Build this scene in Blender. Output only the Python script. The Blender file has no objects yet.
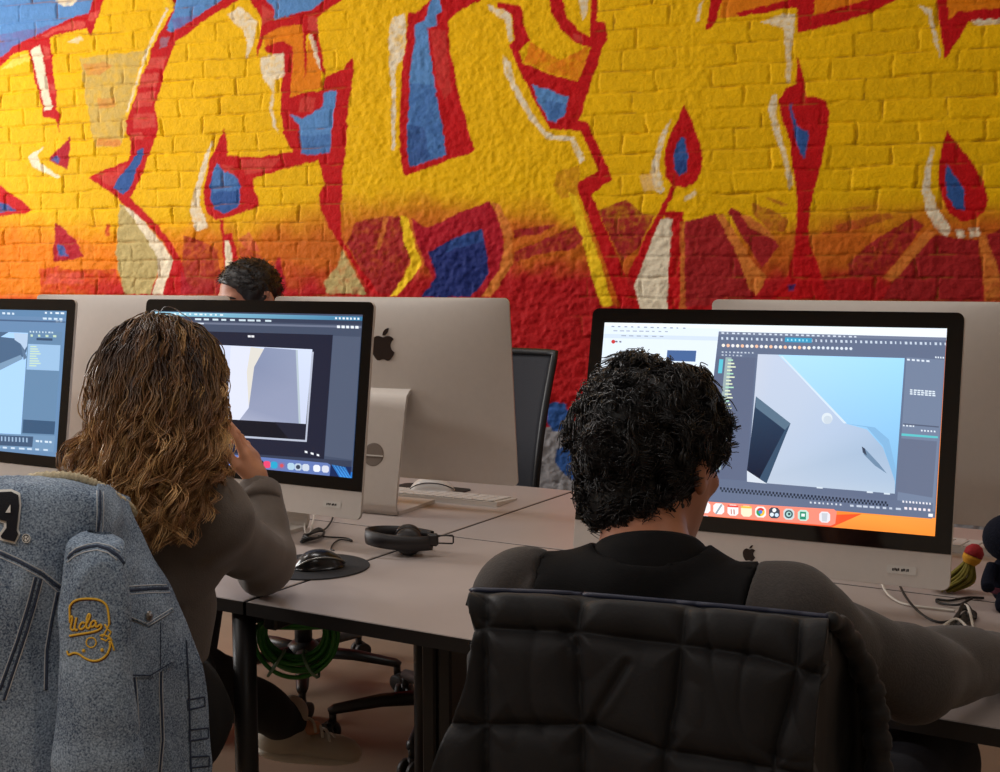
import bpy, math, random
import numpy as np
from mathutils import Vector, Matrix
from mathutils.bvhtree import BVHTree

random.seed(7)
rng = np.random.default_rng(11)
SC = bpy.context.scene
COL = SC.collection
PI = math.pi

# ------------------------------------------------------------ camera survey
F_PX = 1261.797
YAW, PITCH, ROLL = -0.52497, 0.09110, -0.00245
CAM = np.array([0.0, 0.0, 1.3057])
DESK = 0.73
_cy, _sy, _cp, _sp = math.cos(YAW), math.sin(YAW), math.cos(PITCH), math.sin(PITCH)
FW = np.array([_sy * _cp, _cy * _cp, -_sp])
_r0 = np.array([_cy, -_sy, 0.0])
_u0 = np.cross(_r0, FW)
RT = math.cos(ROLL) * _r0 + math.sin(ROLL) * _u0
UP = -math.sin(ROLL) * _r0 + math.cos(ROLL) * _u0


def ray(px, py):
    return FW + RT * ((px - 500) / F_PX) - UP * ((py - 386) / F_PX)


def P(px, py, t):
    """surveyed point: photo position and distance along the view axis"""
    return CAM + ray(px, py) * t


def onz(px, py, z=DESK):
    d = ray(px, py)
    return CAM + d * ((z - CAM[2]) / d[2])


def project(A):
    d = np.asarray(A) - CAM
    z = d @ FW
    return 500 + F_PX * (d @ RT) / z, 386 - F_PX * (d @ UP) / z


# ------------------------------------------------------------ materials
def lin(c):
    out = []
    for v in c[:3]:
        v = v / 255.0
        out.append(v / 12.92 if v <= 0.04045 else ((v + 0.055) / 1.055) ** 2.4)
    return tuple(out) + (1.0,)


def mat(name, color=(128, 128, 128), rough=0.5, metal=0.0, var=0.0, vscale=20.0, bump=0.0, bscale=200.0,
        sheen=0.0, attr=None, spec=0.5, coat=0.0, emit=None):
    m = bpy.data.materials.new(name)
    m.use_nodes = True
    nt = m.node_tree
    N, L = nt.nodes, nt.links
    b = N['Principled BSDF']
    b.inputs['Roughness'].default_value = rough
    b.inputs['Metallic'].default_value = metal
    b.inputs['Specular IOR Level'].default_value = spec
    if sheen:
        b.inputs['Sheen Weight'].default_value = sheen
        b.inputs['Sheen Roughness'].default_value = 0.5
    if coat:
        b.inputs['Coat Weight'].default_value = coat
        b.inputs['Coat Roughness'].default_value = 0.08
    tc = N.new('ShaderNodeTexCoord')
    src = None
    if attr:
        a = N.new('ShaderNodeAttribute')
        a.attribute_name = attr
        src = a.outputs['Color']
    if var > 0:
        n = N.new('ShaderNodeTexNoise')
        n.inputs['Scale'].default_value = vscale
        n.inputs['Detail'].default_value = 6
        n.inputs['Roughness'].default_value = 0.65
        L.new(tc.outputs['Object'], n.inputs['Vector'])
        r = N.new('ShaderNodeMapRange')
        r.inputs['From Min'].default_value = 0.3
        r.inputs['From Max'].default_value = 0.7
        r.inputs['To Min'].default_value = 1 - var
        r.inputs['To Max'].default_value = 1 + var
        L.new(n.outputs['Fac'], r.inputs['Value'])
        mx = N.new('ShaderNodeVectorMath')
        mx.operation = 'SCALE'
        L.new(r.outputs['Result'], mx.inputs['Scale'])
        if src is None:
            mx.inputs[0].default_value = lin(color)[:3]
        else:
            L.new(src, mx.inputs[0])
        src = mx.outputs['Vector']
    if src is None:
        b.inputs['Base Color'].default_value = lin(color)
    else:
        L.new(src, b.inputs['Base Color'])
    if bump:
        n2 = N.new('ShaderNodeTexNoise')
        n2.inputs['Scale'].default_value = bscale
        n2.inputs['Detail'].default_value = 5
        L.new(tc.outputs['Object'], n2.inputs['Vector'])
        bp = N.new('ShaderNodeBump')
        bp.inputs['Strength'].default_value = bump
        bp.inputs['Distance'].default_value = 0.002
        L.new(n2.outputs['Fac'], bp.inputs['Height'])
        L.new(bp.outputs['Normal'], b.inputs['Normal'])
    if emit is not None:
        b.inputs['Base Color'].default_value = (0.004, 0.004, 0.005, 1)
        a = N.new('ShaderNodeAttribute')
        a.attribute_name = emit
        L.new(a.outputs['Color'], b.inputs['Emission Color'])
        b.inputs['Emission Strength'].default_value = 1.0
    return m


# ------------------------------------------------------------ objects
def mesh_obj(name, V, F, mats, parent=None, smooth=True, mi=None, colors=None, local=False, attr='paint'):
    """links one mesh object; V are world coordinates unless local"""
    V = np.asarray(V, dtype=np.float64).reshape(-1, 3)
    if parent is not None and not local:
        M = np.array(Matrix(parent_matrix(parent)).inverted())
        V = V @ M[:3, :3].T + M[:3, 3]
    me = bpy.data.meshes.new(name)
    if isinstance(F, np.ndarray):
        n, k = F.shape
        me.vertices.add(len(V))
        me.vertices.foreach_set('co', V.astype(np.float32).ravel())
        me.loops.add(n * k)
        me.loops.foreach_set('vertex_index', F.astype(np.int32).ravel())
        me.polygons.add(n)
        me.polygons.foreach_set('loop_start', np.arange(0, n * k, k, dtype=np.int32))
        me.update(calc_edges=True)
        me.validate()
    else:
        me.from_pydata([tuple(v) for v in V], [], F)
        me.update()
    if not isinstance(mats, (list, tuple)):
        mats = [mats]
    for m in mats:
        me.materials.append(m)
    if mi is not None:
        me.polygons.foreach_set('material_index', np.asarray(mi, dtype=np.int32))
    if smooth:
        me.polygons.foreach_set('use_smooth', np.ones(len(me.polygons), dtype=bool))
    if colors is not None:
        ca = me.color_attributes.new(attr, 'FLOAT_COLOR', 'POINT')
        c4 = np.ones((len(V), 4), dtype=np.float32)
        c4[:, :3] = colors
        ca.data.foreach_set('color', c4.ravel())
    if smooth == 'auto':
        try:
            me.set_sharp_from_angle(angle=math.radians(38))
        except Exception:
            pass
    o = bpy.data.objects.new(name, me)
    COL.objects.link(o)
    if parent is not None:
        o.parent = parent
    return o


def parent_matrix(o):
    M = Matrix.LocRotScale(o.location, o.rotation_euler, o.scale)
    while o.parent is not None:
        o = o.parent
        M = Matrix.LocRotScale(o.location, o.rotation_euler, o.scale) @ M
    return M


def tag(o, label=None, cat=None, group=None, kind=None):
    if label:
        o['label'] = label
    if cat:
        o['category'] = cat
    if group:
        o['group'] = group
    if kind:
        o['kind'] = kind
    return o


def thing(name, label, cat, loc=(0, 0, 0), rz=0.0, group=None):
    o = bpy.data.objects.new(name, None)
    o.empty_display_size = 0.05
    o.location = tuple(float(v) for v in loc)
    o.rotation_euler = (0, 0, rz)
    COL.objects.link(o)
    return tag(o, label, cat, group)


def dup(root, loc, rz, label, group=None):
    r = root.copy()
    COL.objects.link(r)
    r.location = tuple(float(v) for v in loc)
    r.rotation_euler = (0, 0, rz)
    r['label'] = label
    if group:
        r['group'] = group
    for ch in list(root.children):
        c = ch.copy()
        COL.objects.link(c)
        c.parent = r
        for g in list(ch.children):
            d = g.copy()
            COL.objects.link(d)
            d.parent = c
    return r


class MB:
    """collects simple shapes into one mesh"""

    def __init__(s):
        s.v, s.f, s.m, s.c = [], [], [], []

    def add(s, V, F, m=0, col=None):
        b = len(s.v)
        s.v.extend([tuple(float(x) for x in p) for p in V])
        s.f.extend([tuple(i + b for i in f) for f in F])
        s.m.extend([m] * len(F))
        s.c.extend([col or (1, 1, 1)] * len(V))
        return s

    def box(s, c, size, R=None, bevel=0.0, m=0):
        x, y, z = [d / 2 for d in size]
        if bevel <= 0:
            V = [(i * x, j * y, k * z) for i in (-1, 1) for j in (-1, 1) for k in (-1, 1)]
            F = [(0, 1, 3, 2), (4, 6, 7, 5), (0, 4, 5, 1), (2, 3, 7, 6), (0, 2, 6, 4), (1, 5, 7, 3)]
        else:
            b = min(bevel, x * .99, y * .99, z * .99)
            V, idx = [], {}
            for i in (-1, 1):
                for j in (-1, 1):
                    for k in (-1, 1):
                        for ax, p in enumerate([(i * x, j * (y - b), k * (z - b)), (i * (x - b), j * y, k * (z - b)), (i * (x - b), j * (y - b), k * z)]):
                            idx[(i, j, k, ax)] = len(V)
                            V.append(p)
            F = []
            for sgn in (-1, 1):
                F.append([idx[(sgn, a, c2, 0)] for a, c2 in ((-1, -1), (1, -1), (1, 1), (-1, 1))][::sgn])
                F.append([idx[(a, sgn, c2, 1)] for a, c2 in ((-1, -1), (1, -1), (1, 1), (-1, 1))][::-sgn])
                F.append([idx[(a, c2, sgn, 2)] for a, c2 in ((-1, -1), (1, -1), (1, 1), (-1, 1))][::sgn])
            for a in (-1, 1):
                for c2 in (-1, 1):
                    F.append([idx[(a, c2, -1, 0)], idx[(a, c2, 1, 0)], idx[(a, c2, 1, 1)], idx[(a, c2, -1, 1)]][::(1 if a * c2 > 0 else -1)])
                    F.append([idx[(a, -1, c2, 0)], idx[(a, 1, c2, 0)], idx[(a, 1, c2, 2)], idx[(a, -1, c2, 2)]][::(-1 if a * c2 > 0 else 1)])
                    F.append([idx[(-1, a, c2, 1)], idx[(1, a, c2, 1)], idx[(1, a, c2, 2)], idx[(-1, a, c2, 2)]][::(1 if a * c2 > 0 else -1)])
                    for k in (-1, 1):
                        F.append([idx[(a, c2, k, 0)], idx[(a, c2, k, 1)], idx[(a, c2, k, 2)]][::(1 if a * c2 * k > 0 else -1)])
        V = np.array(V)
        if R is not None:
            V = V @ np.asarray(R).T
        return s.add(V + np.asarray(c), F, m)

    def tube(s, pts, r, n=8, closed=False, caps=True, m=0, flat=1.0, upv=None):
        pts = np.asarray(pts, float)
        K = len(pts)
        rr = np.full(K, r, float) if np.isscalar(r) else np.asarray(r, float)
        V = []
        T = np.zeros_like(pts)
        for i in range(K):
            a = pts[(i - 1) % K] if (closed or i > 0) else pts[i]
            b = pts[(i + 1) % K] if (closed or i < K - 1) else pts[i]
            T[i] = (b - a) / (np.linalg.norm(b - a) + 1e-12)
        u = np.array(upv, float) if upv is not None else np.array([0, 0, 1.0])
        if abs(T[0] @ u) > 0.95 and upv is None:
            u = np.array([1.0, 0, 0])
        for i in range(K):
            u = u - T[i] * (u @ T[i])
            u = u / (np.linalg.norm(u) + 1e-12)
            w = np.cross(T[i], u)
            for j in range(n):
                a = 2 * PI * j / n
                V.append(pts[i] + rr[i] * (math.cos(a) * w + flat * math.sin(a) * u))
        F = []
        for i in range(K if closed else K - 1):
            for j in range(n):
                a, b = i * n + j, i * n + (j + 1) % n
                c, d = ((i + 1) % K) * n + (j + 1) % n, ((i + 1) % K) * n + j
                F.append((a, b, c, d))
        if caps and not closed:
            F.append(tuple(range(n))[::-1])
            F.append(tuple((K - 1) * n + j for j in range(n)))
        return s.add(V, F, m)

    def lathe(s, prof, c=(0, 0, 0), n=24, R=None, m=0):
        """prof: (radius, height) list"""
        V, F = [], []
        for (r, h) in prof:
            for j in range(n):
                a = 2 * PI * j / n
                V.append((r * math.cos(a), r * math.sin(a), h))
        for i in range(len(prof) - 1):
            for j in range(n):
                F.append((i * n + j, i * n + (j + 1) % n, (i + 1) * n + (j + 1) % n, (i + 1) * n + j))
        F.append(tuple(range(n))[::-1])
        F.append(tuple((len(prof) - 1) * n + j for j in range(n)))
        V = np.array(V)
        if R is not None:
            V = V @ np.asarray(R).T
        return s.add(V + np.asarray(c), F, m)

    def ellipsoid(s, c, r, R=None, nu=20, nv=12, m=0):
        prof = [(max(math.sin(PI * i / nv), 1e-3), -math.cos(PI * i / nv)) for i in range(nv + 1)]
        V, F = [], []
        for (q, h) in prof:
            for j in range(nu):
                a = 2 * PI * j / nu
                V.append((q * math.cos(a) * r[0], q * math.sin(a) * r[1], h * r[2]))
        for i in range(nv):
            for j in range(nu):
                F.append((i * nu + j, i * nu + (j + 1) % nu, (i + 1) * nu + (j + 1) % nu, (i + 1) * nu + j))
        V = np.array(V)
        if R is not None:
            V = V @ np.asarray(R).T
        return s.add(V + np.asarray(c), F, m)

    def prism(s, poly, O, ex, ey, ez, d, m=0):
        """polygon (2-D list) in the plane O + x ex + y ey, thickness d along ez"""
        poly = list(poly)
        O, ex, ey, ez = [np.asarray(q, float) for q in (O, ex, ey, ez)]
        n = len(poly)
        V = [O + p[0] * ex + p[1] * ey for p in poly] + [O + p[0] * ex + p[1] * ey + d * ez for p in poly]
        tri = triangulate(poly)
        F = [tuple(i + n for i in t) for t in tri] + [t[::-1] for t in tri]
        F += [(i, (i + 1) % n, n + (i + 1) % n, n + i) for i in range(n)]
        return s.add(V, F, m)

    def grid(s, G, m=0, closed_u=False):
        G = np.asarray(G, float)
        a, b = G.shape[:2]
        F = []
        for i in range(a - (0 if closed_u else 1)):
            for j in range(b - 1):
                F.append((i * b + j, ((i + 1) % a) * b + j, ((i + 1) % a) * b + j + 1, i * b + j + 1))
        return s.add(G.reshape(-1, 3), F, m)

    def build(s, name, mats, parent=None, smooth=False, local=False):
        return mesh_obj(name, np.array(s.v), s.f, mats, parent, smooth, s.m, None, local)


def triangulate(poly):
    from mathutils.geometry import tessellate_polygon
    t = tessellate_polygon([[Vector((p[0], p[1], 0)) for p in poly]])
    area = sum(poly[i][0] * poly[(i + 1) % len(poly)][1] - poly[(i + 1) % len(poly)][0] * poly[i][1] for i in range(len(poly)))
    out = []
    for a, b, c in t:
        A = (poly[b][0] - poly[a][0]) * (poly[c][1] - poly[a][1]) - (poly[c][0] - poly[a][0]) * (poly[b][1] - poly[a][1])
        out.append((a, b, c) if A > 0 else (a, c, b))
    return out


def spline(pts, n, closed=False):
    """Catmull-Rom through pts"""
    p = np.asarray(pts, float)
    K = len(p)
    out = []
    S = K if closed else K - 1
    for k in range(n):
        t = k / n * S if closed else k / (n - 1) * S
        i = min(int(t), S - 1)
        f = t - i
        g = lambda j: p[j % K] if closed else (p[j] if 0 <= j < K else (2 * p[0] - p[1] if j < 0 else 2 * p[-1] - p[-2]))
        a, b, c, d = g(i - 1), g(i), g(i + 1), g(i + 2)
        out.append(0.5 * (2 * b + (c - a) * f + (2 * a - 5 * b + 4 * c - d) * f * f + (3 * b - a - 3 * c + d) * f ** 3))
    return np.array(out)


def surf(ctrl, nu, nv):
    """smooth surface through a control net [rows][cols][3] -> (nu, nv, 3)"""
    C = np.asarray(ctrl, float)
    rows = np.array([spline(C[i], nv) for i in range(C.shape[0])])
    return np.array([spline(rows[:, j], nu) for j in range(nv)]).transpose(1, 0, 2)


def grid_normals(G):
    du = np.gradient(G, axis=0)
    dv = np.gradient(G, axis=1)
    n = np.cross(du, dv)
    return n / (np.linalg.norm(n, axis=2, keepdims=True) + 1e-12)


def thick_sheet(name, G, th, m, parent, flip=False, smooth=True, back=None):
    """a cloth sheet from a grid with real thickness (added behind the outer face)"""
    N = grid_normals(G)
    if flip:
        N = -N
    a, b = G.shape[:2]
    V = np.concatenate([G.reshape(-1, 3), (G - N * th).reshape(-1, 3)])
    n = a * b
    F, mi = [], []
    for i in range(a - 1):
        for j in range(b - 1):
            q = (i * b + j, (i + 1) * b + j, (i + 1) * b + j + 1, i * b + j + 1)
            if flip:
                q = q[::-1]
            F.append(q)
            mi.append(0)
            F.append(tuple(k + n for k in q[::-1]))
            mi.append(1 if back is not None else 0)
    rim = [(i, 0) for i in range(a)] + [(a - 1, j) for j in range(1, b)] + [(i, b - 1) for i in range(a - 2, -1, -1)] + [(0, j) for j in range(b - 2, 0, -1)]
    ids = [i * b + j for i, j in rim]
    for k in range(len(ids)):
        p, q = ids[k], ids[(k + 1) % len(ids)]
        f = (p, p + n, q + n, q)
        F.append(f if not flip else f[::-1])
        mi.append(0)
    return mesh_obj(name, V, F, [m] + ([back] if back is not None else []), parent, smooth, mi)


def bvh_of(*objs):
    V, F = [], []
    for o in objs:
        M = np.array(parent_matrix(o))
        b = len(V)
        for v in o.data.vertices:
            c = M[:3, :3] @ np.array(v.co) + M[:3, 3]
            V.append(tuple(c))
        F.extend(tuple(i + b for i in p.vertices) for p in o.data.polygons)
    return BVHTree.FromPolygons(V, F)


def drape(path, bvh, lift=0.0008, fallback=1.6):
    """surveyed 2-D path laid on a built surface -> world points and normals"""
    out, nn = [], []
    last = fallback
    for (px, py) in path:
        d = ray(px, py)
        hit, nor, idx, dist = bvh.ray_cast(Vector(CAM), Vector(d).normalized())
        if hit is None:
            out.append(P(px, py, last))
            nn.append(-FW)
        else:
            n = np.array(nor)
            if n @ d > 0:
                n = -n
            h = np.array(hit)
            last = (h - CAM) @ FW
            out.append(h + n * lift)
            nn.append(n)
    return np.array(out), np.array(nn)


def interp2(path, n, closed=False):
    p = [(a[0], a[1], 0.0) for a in path]
    return [(q[0], q[1]) for q in spline(p, n, closed)]


def dense(path, step=2.0):
    out = []
    for i in range(len(path) - 1):
        a, b = np.array(path[i], float), np.array(path[i + 1], float)
        k = max(1, int(np.linalg.norm(b - a) / step))
        for j in range(k):
            out.append(tuple(a + (b - a) * j / k))
    out.append(tuple(path[-1]))
    return out


# ------------------------------------------------------------ smooth solids (bodies, clothes)
def s_cap(a, b, ra, rb):
    a, b = np.asarray(a, float), np.asarray(b, float)

    def f(Q):
        ba = b - a
        t = np.clip(((Q - a) @ ba) / (ba @ ba), 0, 1)
        return np.linalg.norm(Q - a - t[:, None] * ba, axis=1) - (ra + (rb - ra) * t)
    return f


def s_ell(c, r, R=None):
    c, r = np.asarray(c, float), np.asarray(r, float)

    def f(Q):
        q = Q - c
        if R is not None:
            q = q @ R
        k0 = np.linalg.norm(q / r, axis=1)
        k1 = np.linalg.norm(q / (r * r), axis=1)
        return k0 * (k0 - 1.0) / (k1 + 1e-9)
    return f


def s_union(items, k=0.03):
    def f(Q):
        d = items[0](Q)
        for g in items[1:]:
            e = g(Q)
            h = np.clip(0.5 + 0.5 * (e - d) / k, 0, 1)
            d = e + (d - e) * h - k * h * (1 - h)
        return d
    return f


def s_cut(f, g, k=0.006):
    """f minus g"""
    def h(Q):
        a, b = f(Q), -g(Q)
        t = np.clip(0.5 - 0.5 * (a - b) / k, 0, 1)
        return a * (1 - t) + b * t + k * t * (1 - t)
    return h


def surface_nets(f, lo, hi, h):
    lo, hi = np.asarray(lo, float), np.asarray(hi, float)
    n = np.maximum(((hi - lo) / h).astype(int) + 1, 4)
    xs = [lo[i] + np.arange(n[i]) * h for i in range(3)]
    val = np.empty(tuple(n))
    YZ = np.stack(np.meshgrid(xs[1], xs[2], indexing='ij'), -1).reshape(-1, 2)
    step = max(1, int(200000 / len(YZ)))
    for i in range(0, n[0], step):
        X = xs[0][i:i + step]
        Q = np.concatenate([np.repeat(X, len(YZ))[:, None], np.tile(YZ, (len(X), 1))], axis=1)
        val[i:i + step] = f(Q).reshape(len(X), n[1], n[2])
    ins = val < 0
    c = np.zeros(tuple(n - 1), int)
    for dx in (0, 1):
        for dy in (0, 1):
            for dz in (0, 1):
                c += ins[dx:n[0] - 1 + dx, dy:n[1] - 1 + dy, dz:n[2] - 1 + dz]
    cells = np.argwhere((c > 0) & (c < 8))
    idx = -np.ones(tuple(n - 1), int)
    idx[tuple(cells.T)] = np.arange(len(cells))
    acc = np.zeros((len(cells), 3))
    cnt = np.zeros(len(cells))
    corners = [(a, b, d) for a in (0, 1) for b in (0, 1) for d in (0, 1)]
    for p in corners:
        for ax in range(3):
            if p[ax] == 0:
                q = list(p)
                q[ax] = 1
                va = val[tuple((cells + p).T)]
                vb = val[tuple((cells + q).T)]
                m = (va < 0) != (vb < 0)
                t = np.where(m, va / np.where(m, va - vb, 1), 0)
                pos = np.array(p, float) + 0 * cells
                pos[:, ax] = t
                acc[m] += pos[m]
                cnt[m] += 1
    V = lo + (cells + acc / cnt[:, None]) * h
    Fs = []
    for ax in range(3):
        a1, a2 = (ax + 1) % 3, (ax + 2) % 3
        sl0 = [slice(None)] * 3
        sl1 = [slice(None)] * 3
        sl0[ax] = slice(0, n[ax] - 1)
        sl1[ax] = slice(1, n[ax])
        A, B = ins[tuple(sl0)], ins[tuple(sl1)]
        e = np.argwhere(A != B)
        ok = (e[:, a1] > 0) & (e[:, a2] > 0) & (e[:, a1] < n[a1] - 1) & (e[:, a2] < n[a2] - 1)
        e = e[ok]
        if not len(e):
            continue
        flip = A[tuple(e.T)]
        q = []
        for d1, d2 in ((-1, -1), (0, -1), (0, 0), (-1, 0)):
            k = e.copy()
            k[:, a1] += d1
            k[:, a2] += d2
            q.append(idx[tuple(k.T)])
        q = np.stack(q, 1)
        q[~flip] = q[~flip][:, ::-1]
        Fs.append(q)
    return V, np.concatenate(Fs)


def join(*vf):
    V, F, b = [], [], 0
    for v, f in vf:
        V.append(v)
        F.append(f + b)
        b += len(v)
    return np.concatenate(V), np.concatenate(F)


def unit(v):
    v = np.asarray(v, float)
    return v / np.linalg.norm(v)
# ============================================================ room
WA = math.radians(8.2)
EW = np.array([math.cos(WA), math.sin(WA), 0.0])       # along the mural wall
NW = np.array([math.sin(WA), -math.cos(WA), 0.0])      # out of the mural wall into the room
PW = CAM + FW * 4.4
PW[2] = 0.0
S0, S1, QD, ZC = -4.3, 3.9, 7.2, 3.4


def room(s, q, z):
    return PW + EW * s + NW * q + np.array([0, 0, z])


def inpoly(X, Y, poly):
    inside = np.zeros(len(X), bool)
    n = len(poly)
    j = n - 1
    for i in range(n):
        xi, yi = poly[i]
        xj, yj = poly[j]
        if yi != yj:
            c = ((yi > Y) != (yj > Y)) & (X < (xj - xi) * (Y - yi) / (yj - yi) + xi)
            inside ^= c
        j = i
    return inside


YEL, ORA, RED, CRIM, PINK, BLU, SKY, NAVY, WHT, KHA, BEAM, DRED, BRY = (
    (242, 188, 0), (232, 130, 14), (196, 16, 22), (178, 24, 40), (216, 84, 72), (52, 92, 158), (92, 142, 200), (34, 48, 112),
    (240, 226, 196), (192, 172, 112), (222, 128, 52), (164, 34, 36), (250, 204, 30))

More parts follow.
